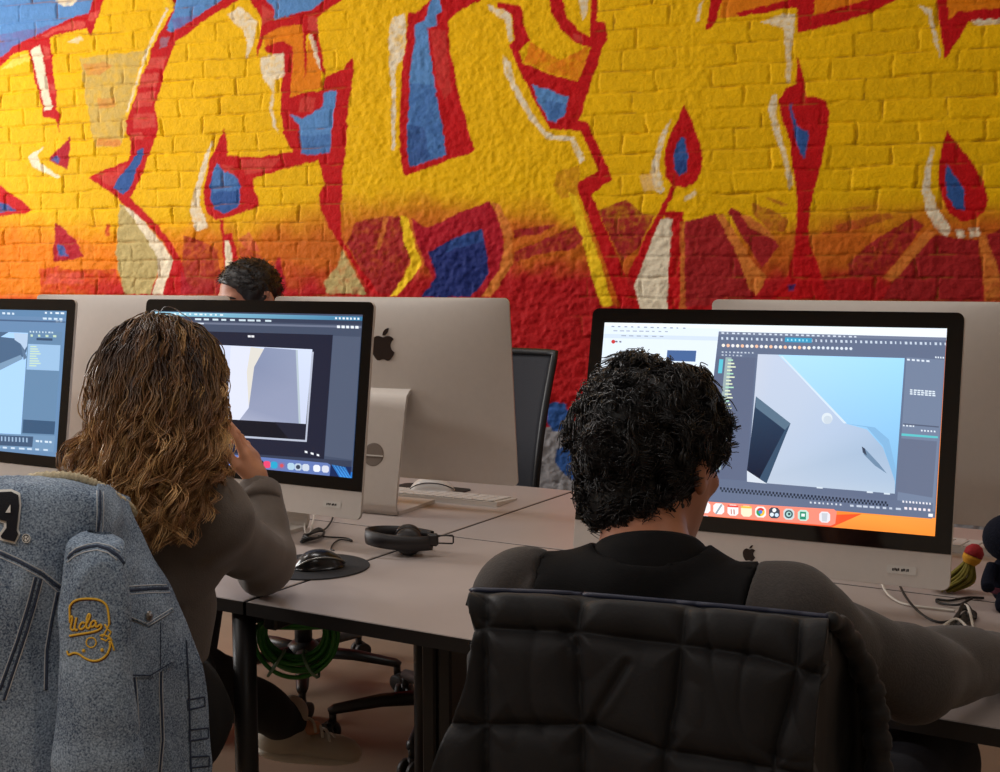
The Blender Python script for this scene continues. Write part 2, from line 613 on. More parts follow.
MURAL = [
    # soft or broad areas first
    (KHA, .6, [(80, 58), (148, 50), (140, 62), (130, 100), (126, 130), (120, 146), (95, 147), (90, 120), (83, 85)]),
    (BEAM, .7, [(96, 139), (120, 139), (121, 146), (96, 146)]),
    (BEAM, .5, [(98, 98), (115, 98), (115, 108), (98, 108)]),
    (BEAM, .5, [(82, 64), (105, 62), (112, 66), (100, 75), (86, 75)]),
    (ORA, .9, [(530, 42), (560, 60), (590, 45), (588, 60), (578, 80), (550, 73), (524, 62)]),
    # first letter, blue field
    (SKY, 1, [(0, 0), (98, 0), (92, 14), (85, 20), (60, 27), (40, 37), (15, 51), (0, 60)]),
    ((110, 110, 170), .75, [(0, 34), (40, 28), (70, 22), (60, 27), (40, 37), (15, 51), (0, 60)]),
    (WHT, .9, [(55, 0), (58, 4), (64, 6.5), (71, 5), (77, 0)]),
    (RED, 1, [(0, 57), (20, 42), (40, 34), (70, 18), (88, 13), (92, 0), (104, 0), (98, 18), (91, 37), (86, 28), (70, 32), (50, 37), (52, 60), (54, 80), (57, 96), (57, 110), (60, 114), (59, 120), (58.5, 134), (56, 119), (44, 117), (40, 100), (34, 75), (28, 51), (12, 54), (0, 66)]),
    (PINK, .8, [(40, 36), (70, 22), (86, 22), (84, 28), (60, 31), (48, 36)]),
    (PINK, .8, [(90, 12), (100, 10), (96, 22), (88, 20)]),
    (PINK, .8, [(43, 45), (49, 48), (49, 58), (44, 60)]),
    (PINK, .8, [(49, 84), (54, 84), (55, 94), (50, 93)]),
    (WHT, 1, [(30, 50), (40, 45), (47, 80), (52.5, 109), (44.5, 111), (38, 80)]),
    ((252, 226, 110), .7, [(0, 70), (14, 58), (28, 54), (30, 60), (14, 66)]),
    (WHT, .6, [(66, 42), (80, 36), (84, 40), (78, 44)]),
    # band with brick tints and its arrow head
    (SKY, 1, [(168, 0), (225, 0), (215, 7), (200, 17), (182, 28), (172, 34), (164, 42), (158, 40), (166, 20)]),
    ((110, 108, 170), .8, [(172, 18), (196, 15), (198, 18), (182, 28), (174, 31)]),
    (RED, 1, [(222, 0), (238, 0), (216, 14), (201, 23), (186, 36), (176, 41), (168, 60), (160, 88), (154, 108), (158, 118), (158, 130), (155, 140), (131, 141), (126, 132), (126, 118), (132, 107), (138, 86), (146, 68), (151, 50), (158, 36), (162, 24), (168, 0), (176, 0), (172, 14), (166, 30), (172, 32), (182, 26), (200, 15)]),
    (PINK, .85, [(150, 58), (167, 56), (163, 68), (146, 69)]),
    (PINK, .85, [(142, 74), (160, 73), (157, 86), (138, 88)]),
    (PINK, .85, [(137, 93), (155, 91), (152, 106), (133, 107)]),
    (PINK, .7, [(133, 114), (155, 113), (156, 127), (133, 129)]),
    (PINK, .7, [(131, 134), (143, 133), (143, 141), (132, 142)]),
    ((150, 120, 140), .7, [(160, 38), (170, 36), (166, 46), (159, 49)]),
    (BRY, .9, [(172, 0), (175, 4), (166, 22), (156, 38), (147, 58), (137, 88), (129, 114), (127, 120), (125, 116), (134, 86), (146, 54), (158, 26), (164, 0)]),
    (WHT, .8, [(166, 8), (168, 8), (160, 26), (148, 52), (138, 82), (128, 112), (126, 112), (136, 80), (146, 50), (158, 24)]),
    (RED, 1, [(88, 177), (104, 169), (128, 161), (131, 140), (155, 140), (148, 158), (141, 176), (134, 190), (130.5, 198), (140, 207), (152.6, 220), (167, 236), (180, 258), (184, 270), (192, 294), (163, 294), (168, 276), (173, 259), (160, 238), (140, 218), (120, 201), (105, 189)]),
    (PINK, .45, [(96, 176), (126, 165), (120, 185), (108, 186)]),
    (BLU, 1, [(138, 150), (144, 147), (142, 160), (134, 175), (131, 186), (124, 195), (113, 188), (120, 176), (128, 168)]),
    (KHA, 1, [(120, 204), (118, 222), (116.5, 250), (118, 270), (125, 294), (150, 294), (160, 262), (158, 245), (148, 236), (136, 216), (128, 207)]),
    (WHT, .95, [(124, 205), (138, 216), (150, 229), (162, 243), (173, 260), (167, 278), (162, 294), (152, 294), (157, 276), (158, 258), (148, 240), (135, 222)]),
    (CRIM, 1, [(181, 270), (190, 285), (200, 294), (180, 294)]),
    # little triangles
    (WHT, .95, [(45, 147), (34, 152), (28.5, 158), (32, 166), (45, 173), (58, 179), (61, 177), (48, 169), (39, 162), (37, 155)]),
    (CRIM, 1, [(48, 159), (58, 150), (71, 136), (70, 150), (67, 170), (57, 165)]),
    (BLU, .8, [(50, 159), (57, 155), (60, 159), (57, 163)]),
    (RED, 1, [(0, 185), (8, 192), (25, 203), (31, 210), (25, 214), (10, 214), (0, 217)]),
    (BLU, .9, [(0, 202), (8, 205), (16, 211), (8, 211), (0, 213)]),
    (ORA, .8, [(72, 234), (90, 242), (96, 256), (88, 270), (58, 272), (55, 262), (70, 261), (84, 258)]),
    (CRIM, 1, [(55.5, 223), (64, 229), (76, 240), (84, 257), (70, 260), (53, 262), (54, 250)]),
    (BLU, .9, [(58, 243), (64, 246), (69, 257), (58, 255)]),
    (RED, .7, [(40, 269), (60, 266), (62, 270), (116, 269), (124, 294), (40, 294)]),
    (PINK, .5, [(48, 274), (84, 272), (84, 284), (44, 284)]),
    (RED, .8, [(106, 224), (110, 224), (110, 236), (106, 236)]),
    # second letter
    (WHT, .8, [(228, 14), (238, 7), (248, 13), (257, 22), (255, 34), (252, 45), (248, 56), (245, 59), (247, 42), (243, 30), (232, 21)]),
    (SKY, 1, [(262, 0), (325, 0), (310, 11), (292, 16), (276, 22), (272, 16), (274, 8)]),
    (RED, 1, [(250, 0), (266, 0), (275, 10), (273, 20), (290, 15), (309, 11), (325, 0), (342, 0), (324, 12), (317, 18), (318, 35), (322, 52), (325, 75), (320, 70), (312, 40), (308, 33), (306, 36), (307, 80), (303, 80), (301, 25), (280, 27), (264, 36), (262, 45), (256, 58), (257, 46), (263, 22)]),
    (PINK, .6, [(262, 5), (274, 12), (272, 20), (262, 26)]),
    (PINK, .6, [(308, 14), (318, 18), (318, 32), (308, 30)]),
    (ORA, .95, [(264, 36), (280, 27), (302, 25), (303, 40), (305, 82), (308, 38), (318, 60), (324, 88), (305, 91), (291, 97), (291, 60), (287, 45), (265, 47)]),
    (RED, 1, [(264, 47), (284, 41), (292, 47), (293, 64), (290, 97), (306, 92), (322, 90), (326, 76), (342, 69), (352, 57), (354, 62), (351, 90), (347, 120), (345, 154), (343, 170), (341, 206), (341.6, 238), (346, 246), (362, 270), (379, 294), (371, 294), (340, 244), (332, 232), (321, 210), (319, 193), (324, 184), (318, 158), (300, 156), (292, 152), (284, 134), (281, 115), (281, 90), (284, 60), (266, 52)]),
    (RED, 1, [(224, 128), (227, 142), (228, 156), (260, 157), (292, 152), (300, 154), (330, 150), (345, 150), (343, 163), (319, 160), (280, 170), (254, 178), (253, 186), (259, 198), (258, 206), (240, 214), (216, 220), (206, 212), (203, 198), (206, 180), (210, 162), (216, 146)]),
    (PINK, .5, [(222, 165), (234, 165), (234, 175), (224, 176)]),
    (PINK, .5, [(240, 160), (280, 158), (270, 170), (244, 175)]),
    (PINK, .5, [(300, 98), (316, 97), (312, 112), (298, 112)]),
    (SKY, 1, [(290, 115), (303, 118), (322, 106), (324, 93), (336, 90), (334, 110), (331, 140), (330, 152), (312, 155), (300, 154), (299, 125)]),
    (BLU, .5, [(299, 136), (331, 134), (330, 152), (312, 155), (300, 154)]),
    (BLU, 1, [(217, 162), (222, 170), (236, 177), (240, 185), (241, 200), (238, 208), (225, 214), (215, 210), (210, 202), (210, 185), (213, 172)]),
    (SKY, .5, [(217, 162), (222, 170), (236, 177), (238, 190), (212, 192), (213, 172)]),
    (WHT, .85, [(260, 58), (283, 52), (285, 76), (275, 80), (274, 95), (273, 110), (275, 125), (279, 134), (272, 125), (270, 108), (272, 90), (262, 78)]),
    (WHT, .9, [(308, 34), (313, 34), (318, 55), (321, 72), (317, 65), (311, 42)]),
    (WHT, .85, [(208, 148), (212, 140), (208, 165), (200, 190), (199, 205), (204, 216), (208, 228), (196, 231), (190, 215), (191, 200), (198, 178)]),
    (RED, 1, [(220, 220), (224, 220), (224, 235), (232, 233), (239, 264), (225, 268), (222, 255), (221, 240)]),
    (WHT, 1, [(224, 240), (228, 240), (234, 264), (226, 268)]),
    (DRED, .8, [(184, 236), (200, 240), (218, 250), (218, 262), (222, 280), (218, 294), (190, 294), (182, 262)]),
    (DRED, .6, [(238, 246), (262, 256), (264, 262), (240, 264)]),
    (PINK, .6, [(238, 240), (250, 232), (260, 252), (246, 250)]),
    (CRIM, 1, [(276, 258), (280, 257), (288, 294), (276, 294)]),
    (KHA, .9, [(342, 250), (350, 264), (364, 290), (366, 294), (326, 294), (324, 282), (336, 268)]),
    # dark triangle beside the second letter
    (DRED, .9, [(346, 244), (356, 222), (388, 216), (402, 217), (411, 240), (409, 262), (394, 294), (380, 294), (366, 276)]),
    (BEAM, .7, [(384, 217), (389, 217), (380, 250), (376, 250)]),
    # third letter: hanging blue leaf
    (WHT, .85, [(392, 18), (405, 14), (406, 30), (403, 60), (398, 63), (395, 75), (396, 110), (395, 150), (391.5, 150), (392, 110), (390, 70), (388, 40)]),
    (RED, 1, [(408, 12), (416, 12), (424, 6), (430, 0), (480, 0), (466, 7), (452, 17), (448.5, 20), (450, 50), (458, 90), (474, 148), (474, 151), (446, 161), (405, 176), (402.5, 172), (400, 150), (400, 120), (402, 66), (406, 40)]),
    (PINK, .35, [(431, 30), (446, 30), (447, 52), (452, 90), (445, 100), (436, 80)]),
    (SKY, 1, [(431, 0), (440, 0), (443, 10), (437, 15), (436, 26), (428, 28), (430, 52), (434, 80), (440, 115), (446, 150), (447, 155), (410, 167), (406.5, 150), (408, 115), (410, 70), (414, 45), (415, 25), (425, 20)]),
    (BLU, .6, [(409, 84), (434, 84), (440, 115), (446, 150), (447, 155), (410, 167), (406.5, 150), (408, 115)]),
    (NAVY, .45, [(408, 125), (424, 128), (430, 158), (410, 167), (406.5, 150)]),
    (WHT, .8, [(487, 4), (498, 9), (510, 11), (513, 40), (509, 42), (505, 20), (490, 11)]),
    (WHT, .85, [(503, 55), (510, 62), (515, 82), (522, 95), (531, 112), (545, 131), (555, 136), (574, 136), (580, 150), (585, 160), (580, 164), (570, 141), (548, 140), (530, 120), (515, 94), (504, 72)]),
    (RED, 1, [(497, 2), (521, 6), (524, 25), (530, 41), (519, 51), (523, 63), (549, 74), (578, 81), (592, 46), (590, 36), (591, 0), (598, 0), (597, 21), (606, 22), (607.5, 38), (601, 52), (579, 121), (587, 122), (600, 150), (613, 179), (603, 186), (592, 195), (601, 217), (611, 241), (638, 306), (621, 306), (600, 250), (578, 191), (579, 181), (599, 171), (580, 131), (549, 129), (537, 105), (525, 82), (516, 62), (509, 45), (515, 40), (511, 13), (497, 7)]),
    (RED, 1, [(549, 0), (563, 0), (567, 18), (580, 32), (592, 38), (606, 30), (603, 44), (590, 48), (575, 42), (560, 29), (552, 14)]),
    (PINK, .5, [(572, 34), (582, 36), (584, 43), (574, 40)]),
    (SKY, 1, [(532, 85), (550, 90), (569, 97), (565, 115), (557, 122), (548, 121), (540, 105)]),
    (BLU, .6, [(545, 100), (567, 105), (565, 115), (557, 122), (548, 121)]),
    (WHT, .8, [(579, 0), (588, 0), (587, 12), (583, 20), (580, 10)]),
    ((196, 120, 20), .6, [(556, 172), (580, 165), (578, 195), (560, 200), (554, 186)]),
    (BRY, 1, [(569, 192), (577, 196), (590, 235), (601, 262), (612, 306), (601, 306), (590, 270), (577, 225)]),
    (ORA, .6, [(577, 196), (584, 210), (600, 250), (620, 306), (612, 306), (601, 262)]),
    # yellow bolt and the big red leaf
    (BRY, 1, [(400, 216), (407, 217), (414, 240), (421, 264), (416, 274), (402, 290), (397, 296), (390, 296), (404, 276), (411, 263), (404, 240)]),
    (CRIM, 1, [(411, 218), (427, 228), (440, 222), (460, 212), (490, 201), (497, 214), (503, 236), (503.5, 258), (497, 275), (482, 297), (418, 297), (434, 280), (424, 262), (416, 240)]),
    (NAVY, 1, [(428, 252), (450, 240), (470, 232), (482, 229), (487, 255), (489, 272), (478, 290), (470, 297), (421, 297), (436, 278), (434, 266)]),
    (BLU, .5, [(450, 240), (470, 232), (482, 229), (484, 240), (466, 246), (446, 252)]),
    (BEAM, 1, [(492, 202), (500, 205), (512, 230), (513, 262), (500, 284), (490, 297), (481, 297), (500, 268), (505, 240)]),
    # rays
    (DRED, .9, [(514, 230), (540, 226), (556, 225), (542, 233), (514, 238)]),
    (DRED, .9, [(514, 252), (540, 241), (574, 226), (583, 238), (575, 249), (540, 254), (515, 262)]),
    (DRED, .9, [(598, 210), (626, 199), (640, 212), (654, 216), (640, 246), (622, 262), (612, 240)]),
    # drop with blue core and its V
    (WHT, .75, [(672, 118), (660, 135), (655, 155), (650, 172), (655, 190), (661, 194), (665, 190), (659, 170), (661, 150), (668, 130)]),
    ((240, 200, 150), .5, [(640, 176), (652, 172), (656, 190), (644, 192)]),
    (RED, 1, [(684, 104), (691, 118), (699, 140), (702.5, 158), (700, 173), (694, 184), (684, 188), (672, 186), (666, 177), (664, 160), (668, 140), (676, 122)]),
    (BLU, 1, [(680, 137), (684, 137), (688, 155), (687, 172), (680, 176), (674, 168), (674, 152)]),
    (NAVY, .6, [(676, 160), (687, 160), (686, 172), (680, 176), (674, 168)]),
    (WHT, .6, [(686, 196), (695, 190), (696, 194), (690, 200), (684, 201)]),
    (RED, 1, [(671, 187), (676, 187), (664, 216), (640, 272), (634, 284), (627, 276), (648, 232)]),
    (RED, 1, [(664, 212), (683, 211), (681, 260), (679, 310), (630, 310), (634, 284), (668, 240)]),
    (WHT, 1, [(660, 219), (672, 219), (669, 260), (667, 310), (640, 310), (634, 286), (650, 245)]),
    (BEAM, .7, [(680, 222), (684, 222), (687, 308), (680, 308)]),
    (DRED, .95, [(684, 222), (715, 214), (729, 235), (750, 276), (754, 306), (685, 306)]),
    (DRED, .95, [(728, 213), (732, 208), (750, 218), (768, 230), (779, 247), (762, 268), (740, 233)]),
    (DRED, .6, [(752, 202), (770, 210), (788, 218), (785, 231), (770, 231), (752, 213)]),
    (DRED, .6, [(766, 198), (780, 200), (788, 205), (782, 207)]),
    (BEAM, 1, [(716, 214), (723, 214), (736, 233), (753, 262), (766, 276), (757, 297), (748, 285), (735, 250)]),
    (BEAM, .9, [(740, 214), (750, 216), (770, 231), (774, 240), (765, 235), (750, 228)]),
    # tall flame
    (WHT, .8, [(760, 22), (776, 15), (795, 14), (794, 25), (792, 45), (790, 83), (787, 83), (786, 55), (784, 28)]),
    (WHT, .85, [(773, 95), (777, 95), (776, 115), (785, 150), (793, 180), (789, 191), (786, 170), (772, 125), (768, 110)]),
    (RED, 1, [(797.5, 56), (802, 72), (807.5, 98), (815, 96), (826, 101), (830, 112), (827, 135), (823, 160), (813, 193), (808, 225), (810, 245), (817, 262), (830, 300), (768, 302), (788, 275), (794, 250), (797, 215), (796, 189), (789, 140), (781, 115), (779, 100), (786, 88), (796, 84)]),
    (BLU, 1, [(789, 104), (792, 104), (796, 125), (801, 129), (808, 131), (808, 142), (804, 160), (800, 150), (795, 138)]),
    (NAVY, .8, [(788, 285), (796, 284), (794, 291), (788, 291)]),
    # upper edge on the right
    (RED, 1, [(710, 0), (722, 0), (719, 12), (718, 19), (713, 27), (705, 30), (708, 14)]),
    (WHT, .7, [(698, 8), (703, 0), (700, 20), (697, 24)]),
    (ORA, 1, [(722, 0), (797, 0), (790, 8), (735, 17), (720, 18)]),
    (RED, 1, [(736, 13), (797, -2), (815, -2), (813, 15), (846, 6), (880, -4), (905, -4), (870, 13), (830, 26), (798, 33), (797, 7), (740, 17)]),
    (ORA, 1, [(815, -2), (880, -4), (846, 6), (814, 15)]),
    (RED, 1, [(936, -2), (948, -2), (949, 20), (958, 11), (975, 10), (1010, 7), (1010, 17), (968, 22), (958, 40), (947, 57), (944, 58), (940, 30)]),
    (ORA, 1, [(948, -2), (1010, -2), (1010, 7), (975, 10), (958, 11), (949, 20)]),
    (WHT, .85, [(918, 4), (930, 8), (935, 25), (940, 52), (941, 60), (934, 40), (928, 15)]),
    (WHT, .8, [(970, 20), (1010, 18), (1010, 23), (978, 25)]),
    # second drop
    (WHT, .9, [(932, 145), (934, 150), (930, 175), (932, 195), (942, 215), (951, 228), (947, 238), (935, 228), (925, 210), (922, 190), (926, 165)]),
    (WHT, .8, [(956, 230), (964, 230), (965, 237), (957, 238)]),
    (WHT, .8, [(968, 228), (979, 227), (980, 236), (969, 238)]),
    (RED, 1, [(946, 131), (958, 145), (975, 165), (985, 185), (988, 200), (985, 212), (975, 220), (962, 221), (948, 213), (940, 195), (938, 175), (941, 150)]),
    (BLU, 1, [(947, 164), (955, 175), (964, 190), (965, 211), (955, 209), (947, 195), (945, 178)]),
    (DRED, .55, [(835, 226), (850, 221), (890, 212), (893, 218), (870, 226), (838, 232)]),
    (DRED, .4, [(833, 209), (880, 205), (862, 210)]),
    (DRED, .5, [(822, 234), (832, 231), (828, 236)]),
    (DRED, .9, [(848, 264), (866, 246), (912, 217), (924, 225), (910, 244), (895, 264), (880, 276), (850, 278)]),
    (DRED, .95, [(935, 235), (978, 240), (982, 262), (984, 304), (880, 304), (892, 284), (908, 264)]),
    (DRED, .95, [(985, 235), (1012, 225), (1012, 290), (998, 280), (990, 258)]),
    (BEAM, .9, [(928, 228), (936, 233), (914, 258), (893, 283), (882, 278), (905, 252)]),
    (BEAM, .9, [(978, 238), (985, 235), (996, 262), (1004, 300), (985, 302), (983, 262)]),
    # foot of the wall
    ((150, 148, 150), 1, [(520, 428), (600, 424), (760, 450), (1030, 470), (1500, 500), (1500, 900), (520, 520)]),
    (BLU, 1, [(548, 405), (556, 401), (566, 404), (569, 418), (564, 430), (553, 432), (546, 420)]),
    (BLU, 1, [(556, 450), (563, 446), (571, 450), (578, 470), (582, 482), (572, 480), (560, 470), (555, 460)]),
]


def sstep(a, b, x):
    t = np.clip((x - a) / (b - a), 0, 1)
    return t * t * (3 - 2 * t)


_LAT = np.random.default_rng(5).random((64, 256, 256)).astype(np.float32)


def vnoise(x, y, k):
    xi, yi = np.floor(x).astype(int), np.floor(y).astype(int)
    fx, fy = x - xi, y - yi
    fx, fy = fx * fx * (3 - 2 * fx), fy * fy * (3 - 2 * fy)
    A = _LAT[k % 64]
    g = lambda a, b: A[a % 256, b % 256]
    return (g(xi, yi) * (1 - fx) + g(xi + 1, yi) * fx) * (1 - fy) + (g(xi, yi + 1) * (1 - fx) + g(xi + 1, yi + 1) * fx) * fy


def wob(X, Y, s, seed):
    """fractal value noise, about -1..1, feature size s"""
    k = int(seed * 3)
    return (2 * vnoise(X / s, Y / s, k) - 1) + .5 * (2 * vnoise(X / s * 2.1 + 7, Y / s * 2.1 + 3, k + 1) - 1) + .25 * (2 * vnoise(X / s * 4.3 + 1, Y / s * 4.3 + 9, k + 2) - 1)


def run_on(poly):
    far = lambda p: (p[0] - 50 if p[0] <= 0 else p[0] + 50 if 1000 <= p[0] < 1100 else p[0], p[1] - 70 if p[1] <= 0 else p[1])
    out, n = [], len(poly)
    for i, p in enumerate(poly):
        q = far(p)
        if q == p:
            out.append(p)
            continue
        if far(poly[i - 1]) == poly[i - 1]:
            out.append(p)
        out.append(q)
        if far(poly[(i + 1) % n]) == poly[(i + 1) % n]:
            out.append(p)
    return out


def build_mural_wall():
    h = 0.0046
    ss = np.unique(np.concatenate([np.linspace(S0, -2.3, 12), np.arange(-2.3, 1.72, h), np.linspace(1.72, S1, 12)]))
    zz = np.unique(np.concatenate([np.linspace(0, 0.5, 4), np.arange(0.5, 2.5, h), np.linspace(2.5, ZC, 5)]))
    Sg, Zg = np.meshgrid(ss, zz, indexing='ij')
    s, z = Sg.ravel(), Zg.ravel()
    base = PW + s[:, None] * EW + z[:, None] * np.array([0, 0, 1.0])
    px, py = project(base)
    # brick courses
    ch, bl = 0.0675, 0.186
    zz_ = z + 0.005 * wob(px, py, 34, 15)
    row = np.floor(zz_ / ch)
    fz = zz_ / ch - row
    jit = np.sin(row * 12.9898) * 43758.5453
    jit = (jit - np.floor(jit)) * 0.08
    so = s + np.where(row % 2 == 0, 0, bl / 2) + jit + 0.006 * wob(px, py, 15, 17)
    colm = np.floor(so / bl)
    fs = so / bl - colm
    rid = np.sin(row * 127.1 + colm * 311.7) * 43758.5453
    rid = rid - np.floor(rid)
    dz = np.minimum(fz, 1 - fz) * ch
    ds = np.minimum(fs, 1 - fs) * bl
    groove = np.minimum(dz + 0.0018 * wob(px, py, 12, 1), ds + 0.0022 * wob(px, py, 11, 4))
    plaster = sstep(336, 362, px) * (1 - sstep(560, 610, px)) + 0.75 * (1 - sstep(0, 45, np.abs(px - 690)))
    plaster = np.clip(plaster, 0, 1)
    rough = wob(px, py, 4.2, 2) * .55 + wob(px, py, 11, 5) * .45 - 1.1 * np.clip(wob(px, py, 7, 14) - .75, 0, 1)
    low = sstep(200, 250, py)
    rel = -0.0062 * np.clip(.75 + .5 * wob(px, py, 28, 13), .1, 1.2) * (1 - sstep(0.0006, 0.0058, groove)) * (1 - plaster) + (rid - .5) * 0.004 * (1 - plaster)
    rel += rough * (0.0011 + 0.0022 * plaster + 0.0020 * low)
    # paint, averaged over four nearby spots so that edges stay soft
    L = lambda c: np.array(lin(c)[:3])
    wx = 0.8 * wob(px, py, 6, 3) + 0.4 * wob(px, py, 2.5, 6)
    wy = 0.8 * wob(px, py, 6, 9) + 0.4 * wob(px, py, 2.5, 12)
    total = 0
    for ox, oy in ((-.3, -.15), (.15, -.3), (.3, .15), (-.15, .3)):
        X, Y = px + wx + ox * 1.5, py + wy + oy * 1.5
        yb = 196 + 12 * np.sin(X / 90) + 8 * wob(X, Y, 30, 1)
        a = sstep(yb, yb + 46, Y)
        col = L(YEL)[None] * (1 - a[:, None]) + (L((236, 128, 4))[None] * (1 - sstep(80, 330, X))[:, None] + L((206, 104, 26))[None] * sstep(80, 330, X)[:, None]) * a[:, None]
        rb = 262 + 22 * (1 - sstep(20, 140, X)) + 8 * wob(X, Y, 24, 7) - 8 * sstep(300, 520, X)
        b = sstep(rb, rb + 30, Y) * (0.12 + 0.88 * sstep(10, 140, X))
        b = np.maximum(b, sstep(290, 305, Y))
        col = col * (1 - b[:, None]) + L((182, 24, 28))[None] * b[:, None]
        col = col * (1 + 0.10 * (rid - .5) * (1 - plaster))[:, None]
        gb = sstep(485, 500, Y)[:, None]
        col = col * (1 - gb) + L((150, 148, 146)) * gb
        for c, al, poly in MURAL:
            # shapes that meet the picture edge run on a little further
            poly = run_on(poly)
            xs = [p[0] for p in poly]
            ys = [p[1] for p in poly]
            m = np.where((X > min(xs)) & (X < max(xs)) & (Y > min(ys)) & (Y < max(ys)))[0]
            k = inpoly(X[m], Y[m], poly)
            m = m[k]
            if al < 0.95:
                w = al * np.clip(1 + 0.35 * wob(X[m], Y[m], 4, c[0] * .1), 0, 1.1)
                if c == WHT:
                    w = w * np.clip(1.15 + .6 * wob(X[m], Y[m], 3, 19), .35, 1.2)
                w = np.clip(w, 0, 1)[:, None]
            else:
                w = np.full((len(m), 1), 1.0)
            col[m] = col[m] * (1 - w) + L(c) * w
        total = total + col / 4
    col = total
    # worn mortar keeps an older, browner coat
    worn = (1 - sstep(0.0, 0.0032, groove)) * (1 - plaster) * np.clip(.45 + .9 * wob(px, py, 14, 11), 0, .8)
    col = col * (1 - worn[:, None]) + L((150, 96, 24)) * worn[:, None] * .7 + col * worn[:, None] * .3
    V = base + NW * rel[:, None]
    a_, b_ = len(ss), len(zz)
    i = np.arange(a_ - 1)[:, None] * b_ + np.arange(b_ - 1)[None]
    i = i.ravel()
    F = np.stack([i, i + b_, i + b_ + 1, i + 1], 1)
    m = mat('painted_brick', rough=.62, var=.10, vscale=38, bump=1.0, bscale=120, attr='paint', spec=.12)
    o = mesh_obj('wall_back', V, F, m, None, True, None, np.clip(col, 0, 1))
    tag(o, 'brick wall under a yellow red and blue graffiti mural', None, None, 'structure')


def slab(name, corners, th, m):
    """four room corners, thickness away from the room"""
    c = [np.asarray(p, float) for p in corners]
    n = unit(np.cross(c[1] - c[0], c[3] - c[0]))
    V = c + [p - n * th for p in c]
    F = [(0, 1, 2, 3), (7, 6, 5, 4), (0, 4, 5, 1), (1, 5, 6, 2), (2, 6, 7, 3), (3, 7, 4, 0)]
    o = mesh_obj(name, np.array(V), F, m, None, False)
    return tag(o, None, None, None, 'structure')


def build_room():
    build_mural_wall()
    fl = mat('floor_concrete', (148, 126, 106), .55, var=.13, vscale=2.2, bump=.15, bscale=60)
    wl = mat('wall_plaster', (176, 166, 152), .8, var=.05, vscale=4)
    ce = mat('ceiling_paint', (168, 160, 150), .85, var=.04, vscale=3)
    slab('floor', [room(S0, -.12, 0), room(S1, -.12, 0), room(S1, QD, 0), room(S0, QD, 0)][::-1], .1, fl)
    slab('ceiling', [room(S0, -.12, ZC), room(S1, -.12, ZC), room(S1, QD, ZC), room(S0, QD, ZC)], .1, ce)
    slab('wall_right', [room(S1, -.1, 0), room(S1, QD, 0), room(S1, QD, ZC), room(S1, -.1, ZC)][::-1], .1, wl)
    slab('wall_front', [room(S0, QD, 0), room(S1, QD, 0), room(S1, QD, ZC), room(S0, QD, ZC)], .1, wl)
    # the side wall with a wide window
    mb = MB()
    qs = [-.1, .7, 2.5, QD]
    z0, z1 = 0.95, 2.95

    def blk(qa, qb, za, zb):
        V = [room(S0 - dx, q, z) for dx in (0, .2) for q in (qa, qb) for z in (za, zb)]
        mb.add(V, [(0, 1, 3, 2), (4, 6, 7, 5), (0, 4, 5, 1), (2, 3, 7, 6), (0, 2, 6, 4), (1, 5, 7, 3)])
    for i in range(3):
        if i == 1:
            blk(qs[i], qs[i + 1], 0, z0)
            blk(qs[i], qs[i + 1], z1, ZC)
        else:
            blk(qs[i], qs[i + 1], 0, ZC)
    tag(mb.build('wall_left', wl), None, None, None, 'structure')
    fm = mat('window_paint', (60, 58, 56), .5)
    gl = bpy.data.materials.new('window_glass')
    gl.use_nodes = True
    gb = gl.node_tree.nodes['Principled BSDF']
    gb.inputs['Roughness'].default_value = 0.02
    gb.inputs['Transmission Weight'].default_value = 1.0
    for n, (qa, qb) in enumerate(((qs[1], qs[2]),)):
        w = thing('window_%d' % (n + 1), None, None, room(S0, qa, z0), WA)
        w['kind'] = 'structure'
        f = MB()
        for k in range(4):
            q = qa + (qb - qa) * k / 3
            f.box(room(S0 - .1, q, (z0 + z1) / 2), (.05, .05, z1 - z0), R=np.stack([EW, -NW, [0, 0, 1]], 1))
        for z in (z0, (z0 + z1) / 2 + .3, z1):
            f.box(room(S0 - .1, (qa + qb) / 2, z), (.05, qb - qa, .05), R=np.stack([EW, -NW, [0, 0, 1]], 1))
        f.build('window_frame', fm, w)
        g = MB()
        g.box(room(S0 - .1, (qa + qb) / 2, (z0 + z1) / 2), (.006, qb - qa, z1 - z0), R=np.stack([EW, -NW, [0, 0, 1]], 1))
        g.build('window_pane', gl, w)


build_room()
# ============================================================ desks, chairs
M_TOP = mat('desk_laminate', (180, 168, 163), .38, var=.03, vscale=8, spec=.45)
M_EDGE = mat('desk_edge', (34, 31, 31), .5)
M_FRAME = mat('black_powder_coat', (30, 28, 29), .42, bump=.1, bscale=400)
M_BLK = mat('black_plastic', (26, 25, 26), .42)
M_BLK2 = mat('dark_plastic', (38, 36, 37), .55)
M_CHROME = mat('steel', (150, 148, 145), .3, metal=1)
M_MESH = mat('mesh_fabric', (38, 39, 46), .75, bump=.6, bscale=500)
M_SEAT = mat('seat_fabric', (24, 24, 26), .85, bump=.5, bscale=500)

XS, YF, YM, YB = -1.4728, 1.6471, 2.290, 2.932


